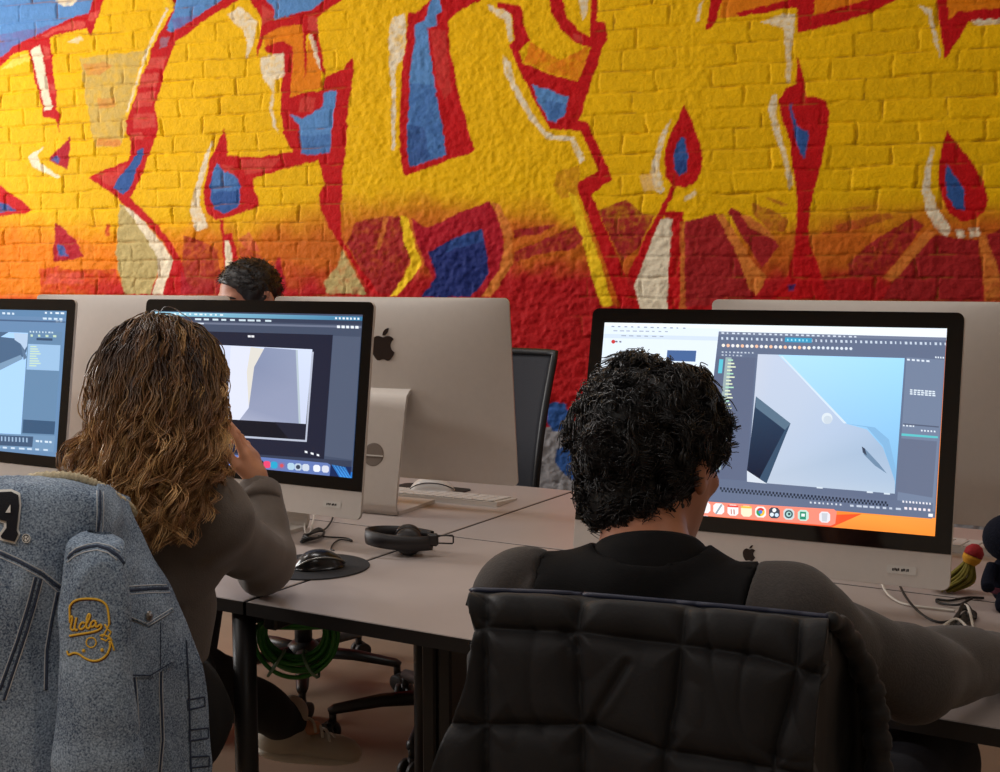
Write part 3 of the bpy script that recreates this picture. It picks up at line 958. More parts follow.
def make_desk(x0, x1, y0, y1, front, label, label_group):
    t = thing('desk', label, 'desk', ((x0 + x1) / 2, (y0 + y1) / 2, 0), 0, label_group)
    g = .0015
    mb = MB()
    mb.box(((x0 + x1) / 2, (y0 + y1) / 2, DESK - .0095), (x1 - x0 - 2 * g - .004, y1 - y0 - 2 * g - .004, .019), bevel=.002)
    mb.build('desktop', M_TOP, t)
    mb = MB()
    for (cx, cy, sx, sy) in (((x0 + x1) / 2, y0 + g + .001, x1 - x0 - 2 * g, .002), ((x0 + x1) / 2, y1 - g - .001, x1 - x0 - 2 * g, .002),
                             (x0 + g + .001, (y0 + y1) / 2, .002, y1 - y0 - 2 * g), (x1 - g - .001, (y0 + y1) / 2, .002, y1 - y0 - 2 * g)):
        mb.box((cx, cy, DESK - .0125), (sx, sy, .023))
    mb.build('edge_band', M_EDGE, t)
    mb = MB()
    yy = (y0 + .26, y1 - .17)
    for y in yy:
        mb.box(((x0 + x1) / 2, y, DESK - .037), (x1 - x0 - .06, .03, .034), bevel=.004)
    for x in (x0 + .03, x1 - .03):
        mb.box((x, (y0 + y1) / 2, DESK - .037), (.03, y1 - y0 - .06, .034), bevel=.004)
    mb.build('frame', M_FRAME, t)
    for x in ((x0 + .031, x1 - .031) if not front or x0 < XS else (x1 - .031,)):
        for y in ((y0 + .034, y1 - .034) if front else (y0 + .034, y1 - .13)):
            mb = MB()
            mb.tube([(x, y, .012), (x, y, DESK - .022)], .021, 14)
            mb.lathe([(.026, 0), (.026, .01), (.02, .014)], (x, y, 0), 16)
            mb.build('leg', M_FRAME, t, True)
    return t


DK = 'grey topped desks pushed together in two rows'
d_fr = make_desk(XS, XS + 1.6, YF, YM, True, 'front desk with a grey top and headphones lying near its corner', DK)
d_fl = make_desk(XS - 1.6, XS, YF, YM, True, 'front desk with a grey top where the person in taupe leans an elbow', DK)
d_br = make_desk(XS, XS + 1.6, YM, YB, False, 'back row desk with a grey top behind the monitor showing the blue sky scene', DK)
d_bl = make_desk(XS - 1.6, XS, YM, YB, False, 'back row desk with a grey top carrying the white mouse and thin white keyboard', DK)
# lifting column under the front desk
mb = MB()
cpos = onz(445, 660, .66)
cx, cy = cpos[0], 1.985
tt = (cy - CAM[1]) / ray(446, 700)[1]
cx = CAM[0] + ray(446, 700)[0] * tt
mb.box((cx - .018, cy, .33), (.03, .07, .66), bevel=.004)
mb.box((cx + .018, cy, .33), (.03, .07, .66), bevel=.004)
mb.box((cx, cy, .33), (.03, .05, .66))
mb.box((cx, cy, .02), (.08, .52, .04), bevel=.008)
mb.box((cx, cy, .69), (.09, .5, .03), bevel=.006)
mb.build('pedestal_leg', M_FRAME, d_fr)


def make_chair(label):
    """swivel task chair, facing local +y"""
    t = thing('office_chair', label, 'chair', (0, 0, 0), 0, 'black swivel chairs around the desks')
    hs = .45
    # backrest: curved mesh panel in a frame, wide at the top
    rows = []
    for i in range(9):
        v = i / 8
        z = hs + .12 + v * .50
        w = .185 + .045 * v
        yb = -.225 - .035 * math.sin(v * PI * .9) * -1 - .07 * v
        rows.append([(x * w, yb - .035 * (1 - x * x) + .0, z) for x in np.linspace(-1, 1, 9)])
    G = surf(rows, 22, 18)
    thick_sheet('backrest', G, .012, M_MESH, t, flip=True) if False else None
    o = thick_sheet_local('backrest', G, .012, M_MESH, t)
    rim = [G[0, j] for j in range(18)] + [G[i, -1] for i in range(1, 22)] + [G[-1, j] for j in range(16, -1, -1)] + [G[i, 0] for i in range(20, 0, -1)]
    mb = MB()
    mb.tube(rim, .011, 8, closed=True)
    mb.build('back_frame', M_BLK, t, True, True)
    mb = MB()
    mb.tube(spline([(0, -.30, hs + .42), (0, -.325, hs + .2), (0, -.27, hs - .03), (0, -.12, hs - .065), (0, 0, hs - .07)], 14), .026, 10, flat=.7)
    mb.build('back_support', M_BLK, t, True, True)
    mb = MB()
    seat = []
    for i in range(8):
        a = i / 7
        seat.append([(x * (.235 + .01 * math.sin(a * PI)), -.235 + a * .47, hs + .012 * (abs(x) ** 3) - .025 * max(0, (a - .75) / .25) ** 2) for x in np.linspace(-1, 1, 8)])
    G2 = surf(seat, 16, 16)
    thick_sheet_local('seat', G2, .06, M_SEAT, t)
    mb = MB()
    mb.lathe([(.028, .12), (.028, .3), (.02, .3), (.02, hs - .09), (.08, hs - .085), (.08, hs - .062)], n=18)
    mb.build('column', M_BLK, t, True, True)
    mb = MB()
    mb.lathe([(.03, .075), (.05, .08), (.05, .14), (.034, .155)], n=18)
    mb.build('hub', M_BLK, t, True, True)
    for k in range(5):
        a = 2 * PI * k / 5 + .3
        d = np.array([math.cos(a), math.sin(a), 0])
        mb = MB()
        mb.tube([d * .03 + (0, 0, .118), d * .17 + (0, 0, .112), d * .30 + (0, 0, .092), d * .315 + (0, 0, .085)], [.027, .023, .018, .013], 8, flat=.85)
        mb.tube([d * .305 + (0, 0, .09), d * .305 + (0, 0, .052)], .011, 8)
        arm = mb.build('base_arm', M_BLK, t, True, True)
        mb = MB()
        w = np.array([-d[1], d[0], 0])
        ax = unit(w * .8 + d * .5)
        e2 = np.cross([0, 0, 1], ax)
        R = np.stack([e2, np.array([0, 0, 1.0]), ax], 1)
        for s_ in (-.017, .017):
            mb.lathe([(.02, -.009), (.028, -.007), (.028, .007), (.02, .009)], d * .318 + np.array([0, 0, .028]) + ax * s_, 18, R)
        mb.tube([d * .318 + np.array([0, 0, .028]) - ax * .012, d * .318 + np.array([0, 0, .028]) + ax * .012], .01, 8)
        mb.tube([d * .318 + np.array([0, 0, .03]), d * .308 + np.array([0, 0, .058])], .012, 8)
        mb.build('castor', M_BLK2, arm, True, True)
    return t


def thick_sheet_local(name, G, th, m, parent):
    N = grid_normals(G)
    a, b = G.shape[:2]
    V = np.concatenate([G.reshape(-1, 3), (G - N * th).reshape(-1, 3)])
    n = a * b
    F = []
    for i in range(a - 1):
        for j in range(b - 1):
            q = (i * b + j, (i + 1) * b + j, (i + 1) * b + j + 1, i * b + j + 1)
            F.append(q)
            F.append(tuple(k + n for k in q[::-1]))
    rim = [(i, 0) for i in range(a)] + [(a - 1, j) for j in range(1, b)] + [(i, b - 1) for i in range(a - 2, -1, -1)] + [(0, j) for j in range(b - 2, 0, -1)]
    ids = [i * b + j for i, j in rim]
    for k in range(len(ids)):
        p, q = ids[k], ids[(k + 1) % len(ids)]
        F.append((p, p + n, q + n, q))
    return mesh_obj(name, V, F, m, parent, True, None, None, True)


# backs face away from the sitter's screen
ch0 = make_chair('empty black mesh back chair behind the silver monitor with the dark logo')
ch0.location = (-1.87, 2.90, 0)
ch0.rotation_euler = (0, 0, PI + .12)
AZM, AZW = .26, .58
CM = P(650, 603, 1.25)
CWm = P(85, 484, 1.66)


def chair_under(top, rz):
    """base position of a chair whose backrest top is at the given point"""
    off = np.array([0, -.245, 0])
    c, s_ = math.cos(rz), math.sin(rz)
    return (top[0] - (c * off[0] - s_ * off[1]), top[1] - (s_ * off[0] + c * off[1]), 0)


ch_m = dup(ch0, chair_under(P(655, 608, 1.295), AZM), AZM, 'black chair with the black puffer jacket hung over its back')
ch_w = dup(ch0, chair_under(P(-12, 512, 1.72), AZW), AZW, 'black chair with the blue denim jacket hung over its back')
ch_t = dup(ch0, (-2.50, 3.07, 0), PI - .1, 'black chair of the person seated behind the silver monitors by the mural')
ch_m.scale = (.74, .84, .88)
ch_t.scale = (1, 1, .91)
ch_w.scale = (.74, .84, .92)
for _c, _a in ((ch0, math.radians(12)), (ch_t, math.radians(44.5))):
    for _o in _c.children:
        if _o.name.startswith('base_arm'):
            _o.rotation_euler = (0, 0, _a)
# ============================================================ computers
M_ALU = mat('brushed_aluminium', (204, 196, 188), .42, metal=.15, var=.02, vscale=60, bump=.05, bscale=900)
M_GLASS = mat('black_glass', (8, 8, 11), .07, spec=.6)
M_LOGO = mat('dark_logo', (36, 26, 25), .25)
M_SCREEN = mat('screen', rough=.12, emit='paint', spec=.5)
M_SCREEN.node_tree.nodes['Principled BSDF'].inputs['Emission Strength'].default_value = 1.2
M_STICK = mat('label_tape', (205, 200, 192), .5)
M_INK = mat('label_ink', (40, 36, 36), .6)
MW, MH = .65, .447

MACS = {  # x, y, yaw, tilt, facing
    'A': (-2.616, 1.963, -.005, .131, 1), 'B': (-1.844, 2.057, -.012, .128, 1), 'C': (-.691, 2.031, .056, .21, 1),
    'D': (-1.765, 2.549, .083, .111, -1), 'E': (-2.513, 2.431, .08, .085, -1), 'F': (-.637, 2.617, .013, .098, -1)}


def rrect(w, h, r, n=7, top_only=False):
    out = []
    for (cx, cy, a0) in ((w / 2 - r, h / 2 - r, 0), (-w / 2 + r, h / 2 - r, 90), (-w / 2 + r, -h / 2 + r, 180), (w / 2 - r, -h / 2 + r, 270)):
        if top_only and cy < 0:
            out.append((math.copysign(w / 2, cx), -h / 2))
            continue
        for k in range(n):
            a = math.radians(a0 + 90 * k / (n - 1))
            out.append((cx + r * math.cos(a), cy + r * math.sin(a)))
    return out


def bez(p0, p1, p2, p3, n=8):
    return [tuple((1 - t) ** 3 * np.array(p0) + 3 * (1 - t) ** 2 * t * np.array(p1) + 3 * (1 - t) * t * t * np.array(p2) + t ** 3 * np.array(p3)) for t in np.arange(n) / n]


def fruit_mark():
    """body and leaf outlines of the maker's mark, one unit high"""
    def path(start, segs):
        p, out = np.array(start, float), []
        for s_ in segs:
            a, b, c = [p + np.array(s_[i:i + 2]) for i in (0, 2, 4)]
            out += bez(p, a, b, c)
            p = c
        return out
    body = path((788.1, 340.9), [(-5.8, 4.5, -108.2, 62.2, -108.2, 190.5), (0, 148.4, 130.3, 200.9, 134.2, 202.2), (-.6, 3.2, -20.7, 71.9, -68.7, 141.9),
                                 (-42.8, 61.6, -87.5, 123.1, -155.5, 123.1), (-68, 0, -85.5, -39.5, -164, -39.5), (-76.5, 0, -103.7, 40.8, -165.9, 40.8), (-62.2, 0, -105.6, -57, -155.5, -127),
                                 (-57.8, -82.2, -104.5, -209.9, -104.5, -331.1), (0, -194.4, 126.4, -297.5, 250.8, -297.5), (66.1, 0, 121.2, 43.4, 162.7, 43.4), (39.5, 0, 101.1, -46, 176.3, -46), (28.5, 0, 130.9, 2.6, 198.3, 99.2)])
    leaf = path((554.1, 159.4), [(31.1, -36.9, 53.1, -88.1, 53.1, -139.3), (0, -7.1, -.6, -14.3, -1.9, -20.1), (-50.6, 1.9, -110.8, 33.7, -147.1, 75.8), (-28.5, 32.4, -55.1, 83.6, -55.1, 135.5),
                                 (0, 7.8, 1.3, 15.6, 1.9, 18.1), (3.2, .6, 8.4, 1.3, 13.6, 1.3), (45.4, 0, 102.5, -30.4, 135.5, -71.3)])
    f = lambda q: [((x - 407) / 1000, (500 - y) / 1000) for x, y in q]
    return f(body), f(leaf)


class Screen:
    """flat picture pieces in the plane of a display, given by surveyed outlines"""

    def __init__(s, key):
        x, y, yw, t, sd = MACS[key]
        s.n = np.array([math.sin(yw), -math.cos(yw), 0]) * sd
        s.ex = np.array([math.cos(yw), math.sin(yw), 0]) * sd
        s.up = math.cos(t) * np.array([0, 0, 1.0]) - math.sin(t) * s.n
        s.nf = np.cross(s.ex, s.up)
        s.O = np.array([x, y, DESK + .069])
        s.V, s.F, s.C, s.k = [], [], [], 0

    def ab(s, px, py):
        d = ray(px, py)
        h = CAM + d * (((s.O - CAM) @ s.nf) / (d @ s.nf)) - s.O
        return h @ s.ex, h @ s.up

    def poly(s, pts, col, uv=False):
        q = [p if uv else s.ab(*p) for p in pts]
        q = [(min(max(a, -.2985), .2985), min(max(b, .0845), .4205)) for a, b in q]
        s.k += 1
        e = .0022 + .00004 * s.k
        b = len(s.V)
        s.V += [(a, c, e) for a, c in q]
        tri = triangulate(q)
        s.F += [tuple(i + b for i in t) for t in tri]
        g = col if isinstance(col, list) else [col] * len(q)
        s.C += [lin(c)[:3] for c in g]
        return s

    def quad(s, a, b, c, d, col):
        return s.poly([a, b, c, d], col)

    def dashes(s, a, b, n, h, col, fill=.6, seed=1, jitter=.5):
        """a row of tiny marks from a to b"""
        r = random.Random(seed)
        a, b = np.array(a, float), np.array(b, float)
        for i in range(n):
            p = a + (b - a) * i / n
            w = (b - a) / n * fill * (1 - jitter * r.random())
            up = np.array([0.05 * h, h])
            s.poly([p, p + w, p + w + up, p + up], col)
        return s

    def dot(s, c, r, col, n=12, ry=None):
        ry = ry or r
        return s.poly([(c[0] + r * math.cos(2 * PI * i / n), c[1] - ry * math.sin(2 * PI * i / n)) for i in range(n)], col)

    def icon(s, c, r, col):
        k = .55
        return s.poly([(c[0] + x * r, c[1] + y * r + .05 * x * r) for x, y in ((-k, -1), (k, -1), (1, -k), (1, k), (k, 1), (-k, 1), (-1, k), (-1, -k))], col)


def make_mac(label):
    t = thing('desktop_computer', label, 'computer', (0, 0, 0), 0, 'silver all-in-one computers standing on the desks')
    return t


def mac_parts(t, tilt, sticker):
    ct, st = math.cos(tilt), math.sin(tilt)
    O = np.array([0, 0, .069])
    ex, up, nf = np.array([1.0, 0, 0]), np.array([0, st, ct]), np.array([0, -ct, st])
    pt = lambda a, b, e: O + a * ex + b * up + e * nf
    # housing: flat front, thin edge, swelling back
    R = rrect(MW, MH, .013, 5)
    R2 = []
    for i_ in range(len(R)):
        p0, p1 = np.array(R[i_]), np.array(R[(i_ + 1) % len(R)])
        m_ = max(1, int(np.linalg.norm(p1 - p0) / .02))
        R2 += [tuple(p0 + (p1 - p0) * k / m_) for k in range(m_)]
    R = R2
    n = len(R)
    rings = [(0.998, 0.0), (1.0, -.0012), (1.0, -.006)]
    for k in range(1, 27):
        s_ = 1 - (k / 27) ** 1.3 * .985
        rings.append((s_, -.02))
    V = []
    for s_, e0 in rings:
        for (x, y) in R:
            e = e0
            if e > -.0061:
                q = (x * s_, y * s_)
            else:
                q = (x * s_, y * s_)
                e = -.006 - .036 * (1 - min(1, abs(2 * q[0] / MW)) ** 2.2) ** .8 * (1 - min(1, abs(2 * q[1] / MH)) ** 2.2) ** .8
            V.append(pt(q[0], MH / 2 + q[1], e))
    F = []
    for i in range(len(rings) - 1):
        for j in range(n):
            F.append((i * n + j, i * n + (j + 1) % n, (i + 1) * n + (j + 1) % n, (i + 1) * n + j))
    F.append(tuple(range(n))[::-1])
    F.append(tuple((len(rings) - 1) * n + j for j in range(n)))
    o = mesh_obj('housing', np.array(V), F, M_ALU, t, 'auto', None, None, True)
    # glass
    gh = MH - .058
    mb = MB()
    mb.prism([(x, y) for x, y in rrect(MW - .002, gh, .012, top_only=True)], pt(0, .058 + gh / 2, .0003), ex, up, nf, .0015)
    mb.build('glass', M_GLASS, t, False, True)
    body, leaf = fruit_mark()
    mb = MB()
    hgt = .027
    for pl in (body, leaf):
        mb.prism([(x * hgt, y * hgt) for x, y in pl], pt(0, .029, .0002), ex, up, nf, .0004)
    mb.build('front_logo', M_LOGO, t, False, True)
    mb = MB()
    hgt = .078
    ul = unit(up + nf * .135)
    for pl in (body, leaf):
        mb.prism([(-x * hgt, y * hgt) for x, y in pl][::-1], pt(0, .338, -.0372), ex, ul, np.cross(ex, ul), .006)
    mb.build('rear_logo', M_LOGO, t, False, True)
    # stand
    ty = math.tan(tilt) * .23
    prof = [(ty + .014, .300), (max(.062, ty + .03), .292), (.080, .282), (.090, .262), (.118, .14), (.139, .04), (.141, .02), (.134, .008), (.118, .0045), (-.05, .0045)]
    c = spline([(0, y, z) for y, z in prof], 46)
    d = np.gradient(c, axis=0)
    nn = np.stack([np.zeros(len(c)), -d[:, 2], d[:, 1]], 1)
    nn /= np.linalg.norm(nn, axis=1, keepdims=True)
    V, F = [], []
    for i in range(len(c)):
        th = .0042
        for sx, sn in ((-1, -1), (1, -1), (1, 1), (-1, 1)):
            V.append(c[i] + np.array([sx * .073, 0, 0]) + nn[i] * th * sn)
    for i in range(len(c) - 1):
        for j in range(4):
            F.append((i * 4 + j, i * 4 + (j + 1) % 4, (i + 1) * 4 + (j + 1) % 4, (i + 1) * 4 + j))
    F += [(0, 1, 2, 3)[::-1], tuple(len(V) - 4 + j for j in range(4))]
    V = np.array(V)
    V[:, 2] = np.maximum(V[:, 2], 0.0005)
    so = mesh_obj('stand', V, F, M_ALU, t, 'auto', None, None, True)
    mb = MB()
    ax = unit([0, -.24, -.055][0:3])
    hy, hz = .118 + .0048, .14
    slope = unit(np.array([0, .139 - .118, .04 - .14]))
    nrm = unit(np.cross([1.0, 0, 0], slope))
    if nrm[1] < 0:
        nrm = -nrm
    Rm = np.stack([np.array([1.0, 0, 0]), np.cross(nrm, [1.0, 0, 0]), nrm], 1)
    mb.lathe([(.028, -.001), (.028, .0012), (.026, .0016)], (0, hy - .0012, hz), 28, Rm)
    mb.build('cable_port', mat('port_grey', (120, 108, 98), .5), so, False, True)
    mb = MB()
    mb.box((0, hy + .001, hz - .002), (.054, .003, .0035), R=Rm[:, [0, 2, 1]])
    mb.build('port_slit', M_STICK, so, False, True)
    if sticker:
        mb = MB()
        w, h = (.046, .0135)
        x0 = .262 if sticker == 'B' else .262
        mb.prism([(x, y) for x, y in rrect(w, h, .003)], pt(x0 - .012, .026, .0003), ex, up, nf, .0004)
        st_ = mb.build('label_sticker', M_STICK, t, False, True)
        mb = MB()
        for k, (xa, ww) in enumerate(((-.013, .0025), (-.0098, .0022), (-.007, .0024), (-.0042, .002), (.001, .0026), (.0042, .003), (.0078, .0012), (.0104, .0026))):
            mb.box(pt(x0 - .012 + xa, .026 + (.0004 if k % 2 else -.0004), .0008), (ww, .0004, .0042), R=np.stack([ex, -nf, up], 1))
        mb.build('printing', M_INK, st_, False, True)
    return t


LBL = {
    'A': 'silver computer at the frame edge, its blue grey screen facing the woman\'s empty side',
    'B': 'silver computer with a dark player window on screen before the person in taupe',
    'C': 'silver computer with a light blue scene and orange desktop before the person in black',
    'D': 'silver computer seen from behind with its dark fruit logo and stand showing',
    'E': 'silver computer seen from behind, between the person in taupe and the blue grey screen',
    'F': 'silver computer seen from behind over the screen with the orange desktop'}
LBL['A'] = 'silver computer cut by the photo edge with a blue grey modelling screen'
MAC = {}
for k_, (x, y, yw, ti, sd) in MACS.items():
    t = make_mac(LBL[k_])
    t.location = (x, y, DESK)
    t.rotation_euler = (0, 0, yw + (PI if sd < 0 else 0))
    mac_parts(t, ti, k_ if k_ in 'BC' else None)
    MAC[k_] = t


def put_screen(key, s):
    V = np.array([s.O + a * s.ex + b * s.up + e * s.nf for a, b, e in s.V])
    mesh_obj('display', V, s.F, M_SCREEN, MAC[key], False, None, np.array(s.C))


FULL = [(-.2985, .0845), (.2985, .0845), (.2985, .4205), (-.2985, .4205)]

# --- screen of the man in black
S = Screen('C')
S.poly(FULL, [(226, 70, 30), (250, 150, 60), (240, 120, 60), (226, 70, 30)], True)
S.poly([(830, 531), (862, 514), (940, 519), (936, 540)], [(250, 140, 60), (252, 160, 70), (252, 150, 66), (250, 140, 50)])
S.poly([(728, 520), (862, 514), (832, 531), (728, 526)], (238, 84, 44))
S.quad((600, 318), (958, 325), (958, 341), (600, 334), (232, 240, 246))
S.quad((600, 326), (722, 329), (708, 520), (585, 512), (222, 233, 244))
S.quad((600, 334), (722, 337), (722, 341), (600, 338), (206, 220, 236))
S.dashes((612, 326), (690, 328), 12, 1.2, (150, 160, 180), .5, 3)
S.dashes((614, 330.5), (672, 331.5), 9, 1.0, (160, 170, 190), .7, 4)
S.dashes((622, 335.5), (668, 336.5), 6, .9, (150, 160, 180), .9, 5)
S.dot((614, 342), 2, (200, 60, 60))
S.dashes((616, 341), (624, 341.4), 2, 1.6, (110, 110, 130), .8, 5)
S.quad((668, 350.5), (697, 351), (696, 362), (667, 361), (70, 100, 150))
S.quad((719.4, 331.8), (951, 338), (935.5, 518), (700, 501), (96, 108, 134))
S.quad((719.4, 331.8), (951, 338), (950.6, 341), (719.2, 335), (112, 122, 146))
S.dashes((722, 332.6), (860, 336.6), 26, 1.5, (206, 216, 230), .6, 8)
S.dashes((722, 337.4), (950, 343.4), 46, 2.6, (196, 208, 224), .5, 9)
S.quad((786, 338), (813, 338.8), (812.6, 343.4), (785.6, 342.6), (60, 150, 190))
S.dashes((788, 339.4), (811, 340.2), 6, 2, (150, 220, 240), .5, 10)
for i in range(19):
    S.dot((724.5 + i * 4.75, 346.0 + i * .14), 1.75, [(238, 232, 222), (240, 190, 160), (226, 226, 232)][i % 3], 7)
for i in range(9):
    S.dot((815 + i * 4.6, 348.3 + i * .13), 1.6, (214, 224, 236), 6)
S.dashes((723, 352), (757, 353), 9, 1.4, (190, 200, 216), .6, 12)
S.dashes((723, 355), (745, 355.8), 6, 1.4, (180, 190, 206), .6, 13)
S.quad((718, 357), (757, 358.5), (747.5, 481), (707, 478), (92, 102, 128))
S.quad((727, 358), (733, 358.2), (722, 470), (716, 470), (150, 168, 172))
for i in range(30):
    S.quad((729.5 - i * .32, 360 + i * 3.4), (734.5 + (i % 3) * 1.6 - i * .32, 360.2 + i * 3.4), (734.4 + (i % 3) * 1.6 - i * .32, 361.6 + i * 3.4), (729.4 - i * .32, 361.4 + i * 3.4), (214, 224, 196) if i % 4 else (170, 216, 190))
S.quad((721, 360), (725, 360.2), (723.6, 374), (719.6, 374), (90, 190, 210))
# the viewport
S.quad((759.4, 355), (905.6, 359), (895.8, 494), (748.8, 482), [(176, 220, 250), (158, 214, 252), (122, 176, 220), (182, 200, 220)])
S.poly([(759.4, 355), (779.6, 355.6), (812, 388), (846, 424), (868, 430), (884, 448), (896, 480), (895.8, 494), (748.8, 482)],
       [(196, 204, 222), (190, 202, 224), (186, 200, 222), (176, 194, 220), (170, 190, 216), (160, 182, 208), (168, 188, 212), (176, 194, 214), (184, 196, 214)])
S.poly([(846, 424), (868, 428), (884, 446), (896, 482), (897, 470), (890, 440), (876, 428)], (128, 176, 216))
S.poly([(782, 357), (784, 357), (848, 424), (845, 424)], (206, 222, 238))
S.poly([(757.5, 397), (792, 424), (768, 484), (748.5, 471)], [(44, 66, 92), (36, 54, 80), (14, 22, 44), (18, 30, 54)])
S.poly([(757.5, 397), (792, 424), (787, 431), (757, 408)], (88, 112, 134))
S.poly([(792, 424), (768, 484), (761, 479), (786, 431)], (54, 78, 104))
S.poly([(748.6, 471), (768.4, 484), (748.6, 482)], (206, 214, 226))
S.dot((828.4, 419), 5.4, (214, 224, 232), 18, 5.6)
S.dot((829, 420.5), 4.2, (196, 208, 220), 16)
S.poly([(863, 447), (866, 449), (880, 464), (888, 474), (876, 466), (865, 455)], (110, 136, 164))
S.poly([(863, 447), (866, 449), (868, 456), (864, 453)], (60, 70, 90))
for px_ in (818, 868, 885):
    S.quad((px_, 487 + (px_ - 818) * .09), (px_ + 6, 487.4 + (px_ - 818) * .09), (px_ + 6, 489 + (px_ - 818) * .09), (px_, 488.6 + (px_ - 818) * .09), (206, 218, 230))
# right hand panels
S.quad((907.5, 358), (946, 361), (935.5, 512), (898, 505), (112, 126, 152))
S.dashes((908, 359.6), (932, 361.4), 5, 1.8, (216, 226, 238), .7, 20, .2)
S.dashes((936, 357.4), (946, 358), 4, 1.6, (216, 226, 238), .6, 21, .2)
for i in range(3):
    S.dashes((911, 390 + i * 2.0), (937, 392 + i * 2.0), 7, 1.3, (214, 226, 236), .85, 22 + i, .25)
S.quad((904.5, 424), (940, 427), (939.8, 428.4), (904.4, 425.4), (84, 94, 116))
S.dashes((904, 425.4), (917, 426.4), 4, 1.5, (210, 220, 232), .7, 30)
S.dashes((922, 430.4), (938, 431.6), 5, 1.6, (220, 230, 240), .5, 31, .1)
S.quad((902.8, 434), (939, 437), (938.8, 439), (902.6, 436.4), (92, 190, 196))
S.quad((902, 439), (938, 442), (933.5, 498), (897.4, 492), (100, 110, 134))
S.quad((946.6, 362), (949.6, 362), (947.6, 400), (944.6, 400), (226, 230, 236))
S.quad((944.6, 400), (947.6, 400), (945, 425), (942, 425), (190, 180, 186))
# time line
S.quad((716, 486), (934, 503.6), (933, 519), (704, 500), (98, 110, 136))
for i in range(48):
    a = 722 + i * 3.5
    yy = 487.4 + (a - 722) * .0875
    S.quad((a, yy), (a + 1.8, yy + .15), (a + 1.7, yy + 2.6), (a - .1, yy + 2.4), (34, 42, 58))
    S.quad((a + 1.6, yy + 2.6), (a + 3.4, yy + 2.8), (a + 3.3, yy + 5.0), (a + 1.5, yy + 4.8), (40, 50, 66))
S.dashes((904, 501), (934, 503.4), 9, 2, (224, 224, 232), .55, 40, .2)
S.dashes((812, 502), (846, 504.4), 8, 1.8, (206, 214, 226), .5, 41)
S.dashes((852, 505), (904, 508.6), 8, 2, (190, 200, 216), .8, 42)
S.dashes((906, 507.4), (934, 509.6), 6, 2.4, (236, 226, 232), .6, 43, .2)
S.quad((930, 514), (934.5, 514.3), (934.2, 517.4), (929.8, 517), (236, 236, 240))
# dock
S.poly([(690, 501), (836, 509.6), (839, 512), (837.4, 524), (833, 526), (690, 520)], (246, 140, 120))
for (cx_, cy_), col in zip([(708, 508), (721.7, 509.2), (735.8, 510.6), (749.2, 511.6), (763.3, 512.4), (777, 513.3), (791.4, 514.6), (805.7, 515.8), (827, 517.5)],
                           [(236, 236, 240), (240, 240, 240), (244, 238, 238), (250, 232, 200), (238, 236, 232), (60, 70, 84), (200, 212, 214), (190, 224, 210), (226, 226, 232)]):
    S.icon((cx_, cy_), 5.4, col)
S.poly([(718, 514), (724, 504.5), (725.6, 505.4), (719.6, 514.6)], (150, 160, 170))
S.quad((730.6, 505.6), (741, 506.2), (741, 508), (730.6, 507.4), (226, 70, 60))
S.dashes((733.6, 509.6), (739, 510), 2, 5, (190, 120, 110), .5, 50)
S.quad((744, 506.4), (754.4, 507), (754.4, 509), (744, 508.4), (250, 190, 70))
S.poly([(763.3 + 4.2 * math.cos(a), 512.4 - 4.2 * math.sin(a)) for a in np.linspace(.5, 2.6, 8)] + [(763.3, 512.4)], (214, 60, 50))
S.poly([(763.3 + 4.2 * math.cos(a), 512.4 - 4.2 * math.sin(a)) for a in np.linspace(2.6, 4.7, 8)] + [(763.3, 512.4)], (60, 150, 80))
S.poly([(763.3 + 4.2 * math.cos(a), 512.4 - 4.2 * math.sin(a)) for a in np.linspace(4.7, 6.78, 8)] + [(763.3, 512.4)], (240, 190, 60))
S.dot((763.3, 512.4), 1.9, (70, 130, 220))
S.dot((777, 510.6), 2.0, (240, 240, 240)), S.dot((774.6, 515), 2.0, (220, 230, 240)), S.dot((779.4, 515.4), 2.0, (200, 220, 240))
S.dot((791.4, 514.6), 4.2, (60, 90, 96)), S.dot((791.4, 514.6), 2.6, (170, 210, 206)), S.dot((791.8, 514.4), 1.3, (40, 60, 66))
S.quad((802.6, 512), (808.6, 512.4), (808.4, 520), (802.4, 519.6), (40, 140, 110))
S.quad((804, 514), (807.4, 514.2), (807.2, 517), (803.8, 516.8), (230, 240, 236))
S.quad((824, 513.4), (830, 513.8), (829.2, 522), (824.6, 521.6), (196, 200, 208))
# left lower end of the dock, seen beside the hair
S.quad((588, 492), (700, 501), (699, 520), (586, 512), (240, 120, 96))
S.icon((602.5, 505), 4.6, (60, 170, 220))
S.dot((602.5, 504), 1.8, (170, 230, 240))
put_screen('C', S)

# --- screen of the woman
S = Screen('B')
S.poly(FULL, [(20, 26, 48), (40, 110, 190), (70, 80, 104), (40, 50, 74)], True)
S.quad((152, 311.5), (365, 316.8), (353, 472), (140, 456), (66, 76, 98))
S.quad((150, 311.5), (365, 316.8), (364.8, 321), (150, 315.6), [(150, 200, 220), (60, 120, 160), (50, 110, 150), (140, 196, 216)])
S.dashes((154, 312.6), (226, 314.4), 14, 1.6, (220, 234, 240), .6, 1)
S.dashes((336, 317.3), (362, 318), 7, 2, (220, 230, 240), .6, 2, .2)
S.quad((150, 315.6), (365, 321), (364.6, 325), (150, 319.4), (52, 60, 82))
S.dashes((196, 318.4), (275, 320.2), 9, 1.8, (200, 216, 226), .8, 3)
S.quad((150, 321), (365, 326.4), (364.6, 328.4), (150, 323), (104, 112, 134))
S.dashes((338, 325.6), (361, 326.2), 5, 2.6, (226, 232, 240), .7, 4, .3)
S.quad((186, 322.6), (205, 323), (205, 324.4), (186, 324), (200, 210, 224))
S.quad((150, 330), (334, 335), (325, 461), (140, 447), (30, 33, 52))
S.dashes((249, 335.4), (256, 335.6), 2, 2, (226, 226, 232), .9, 5, .1)
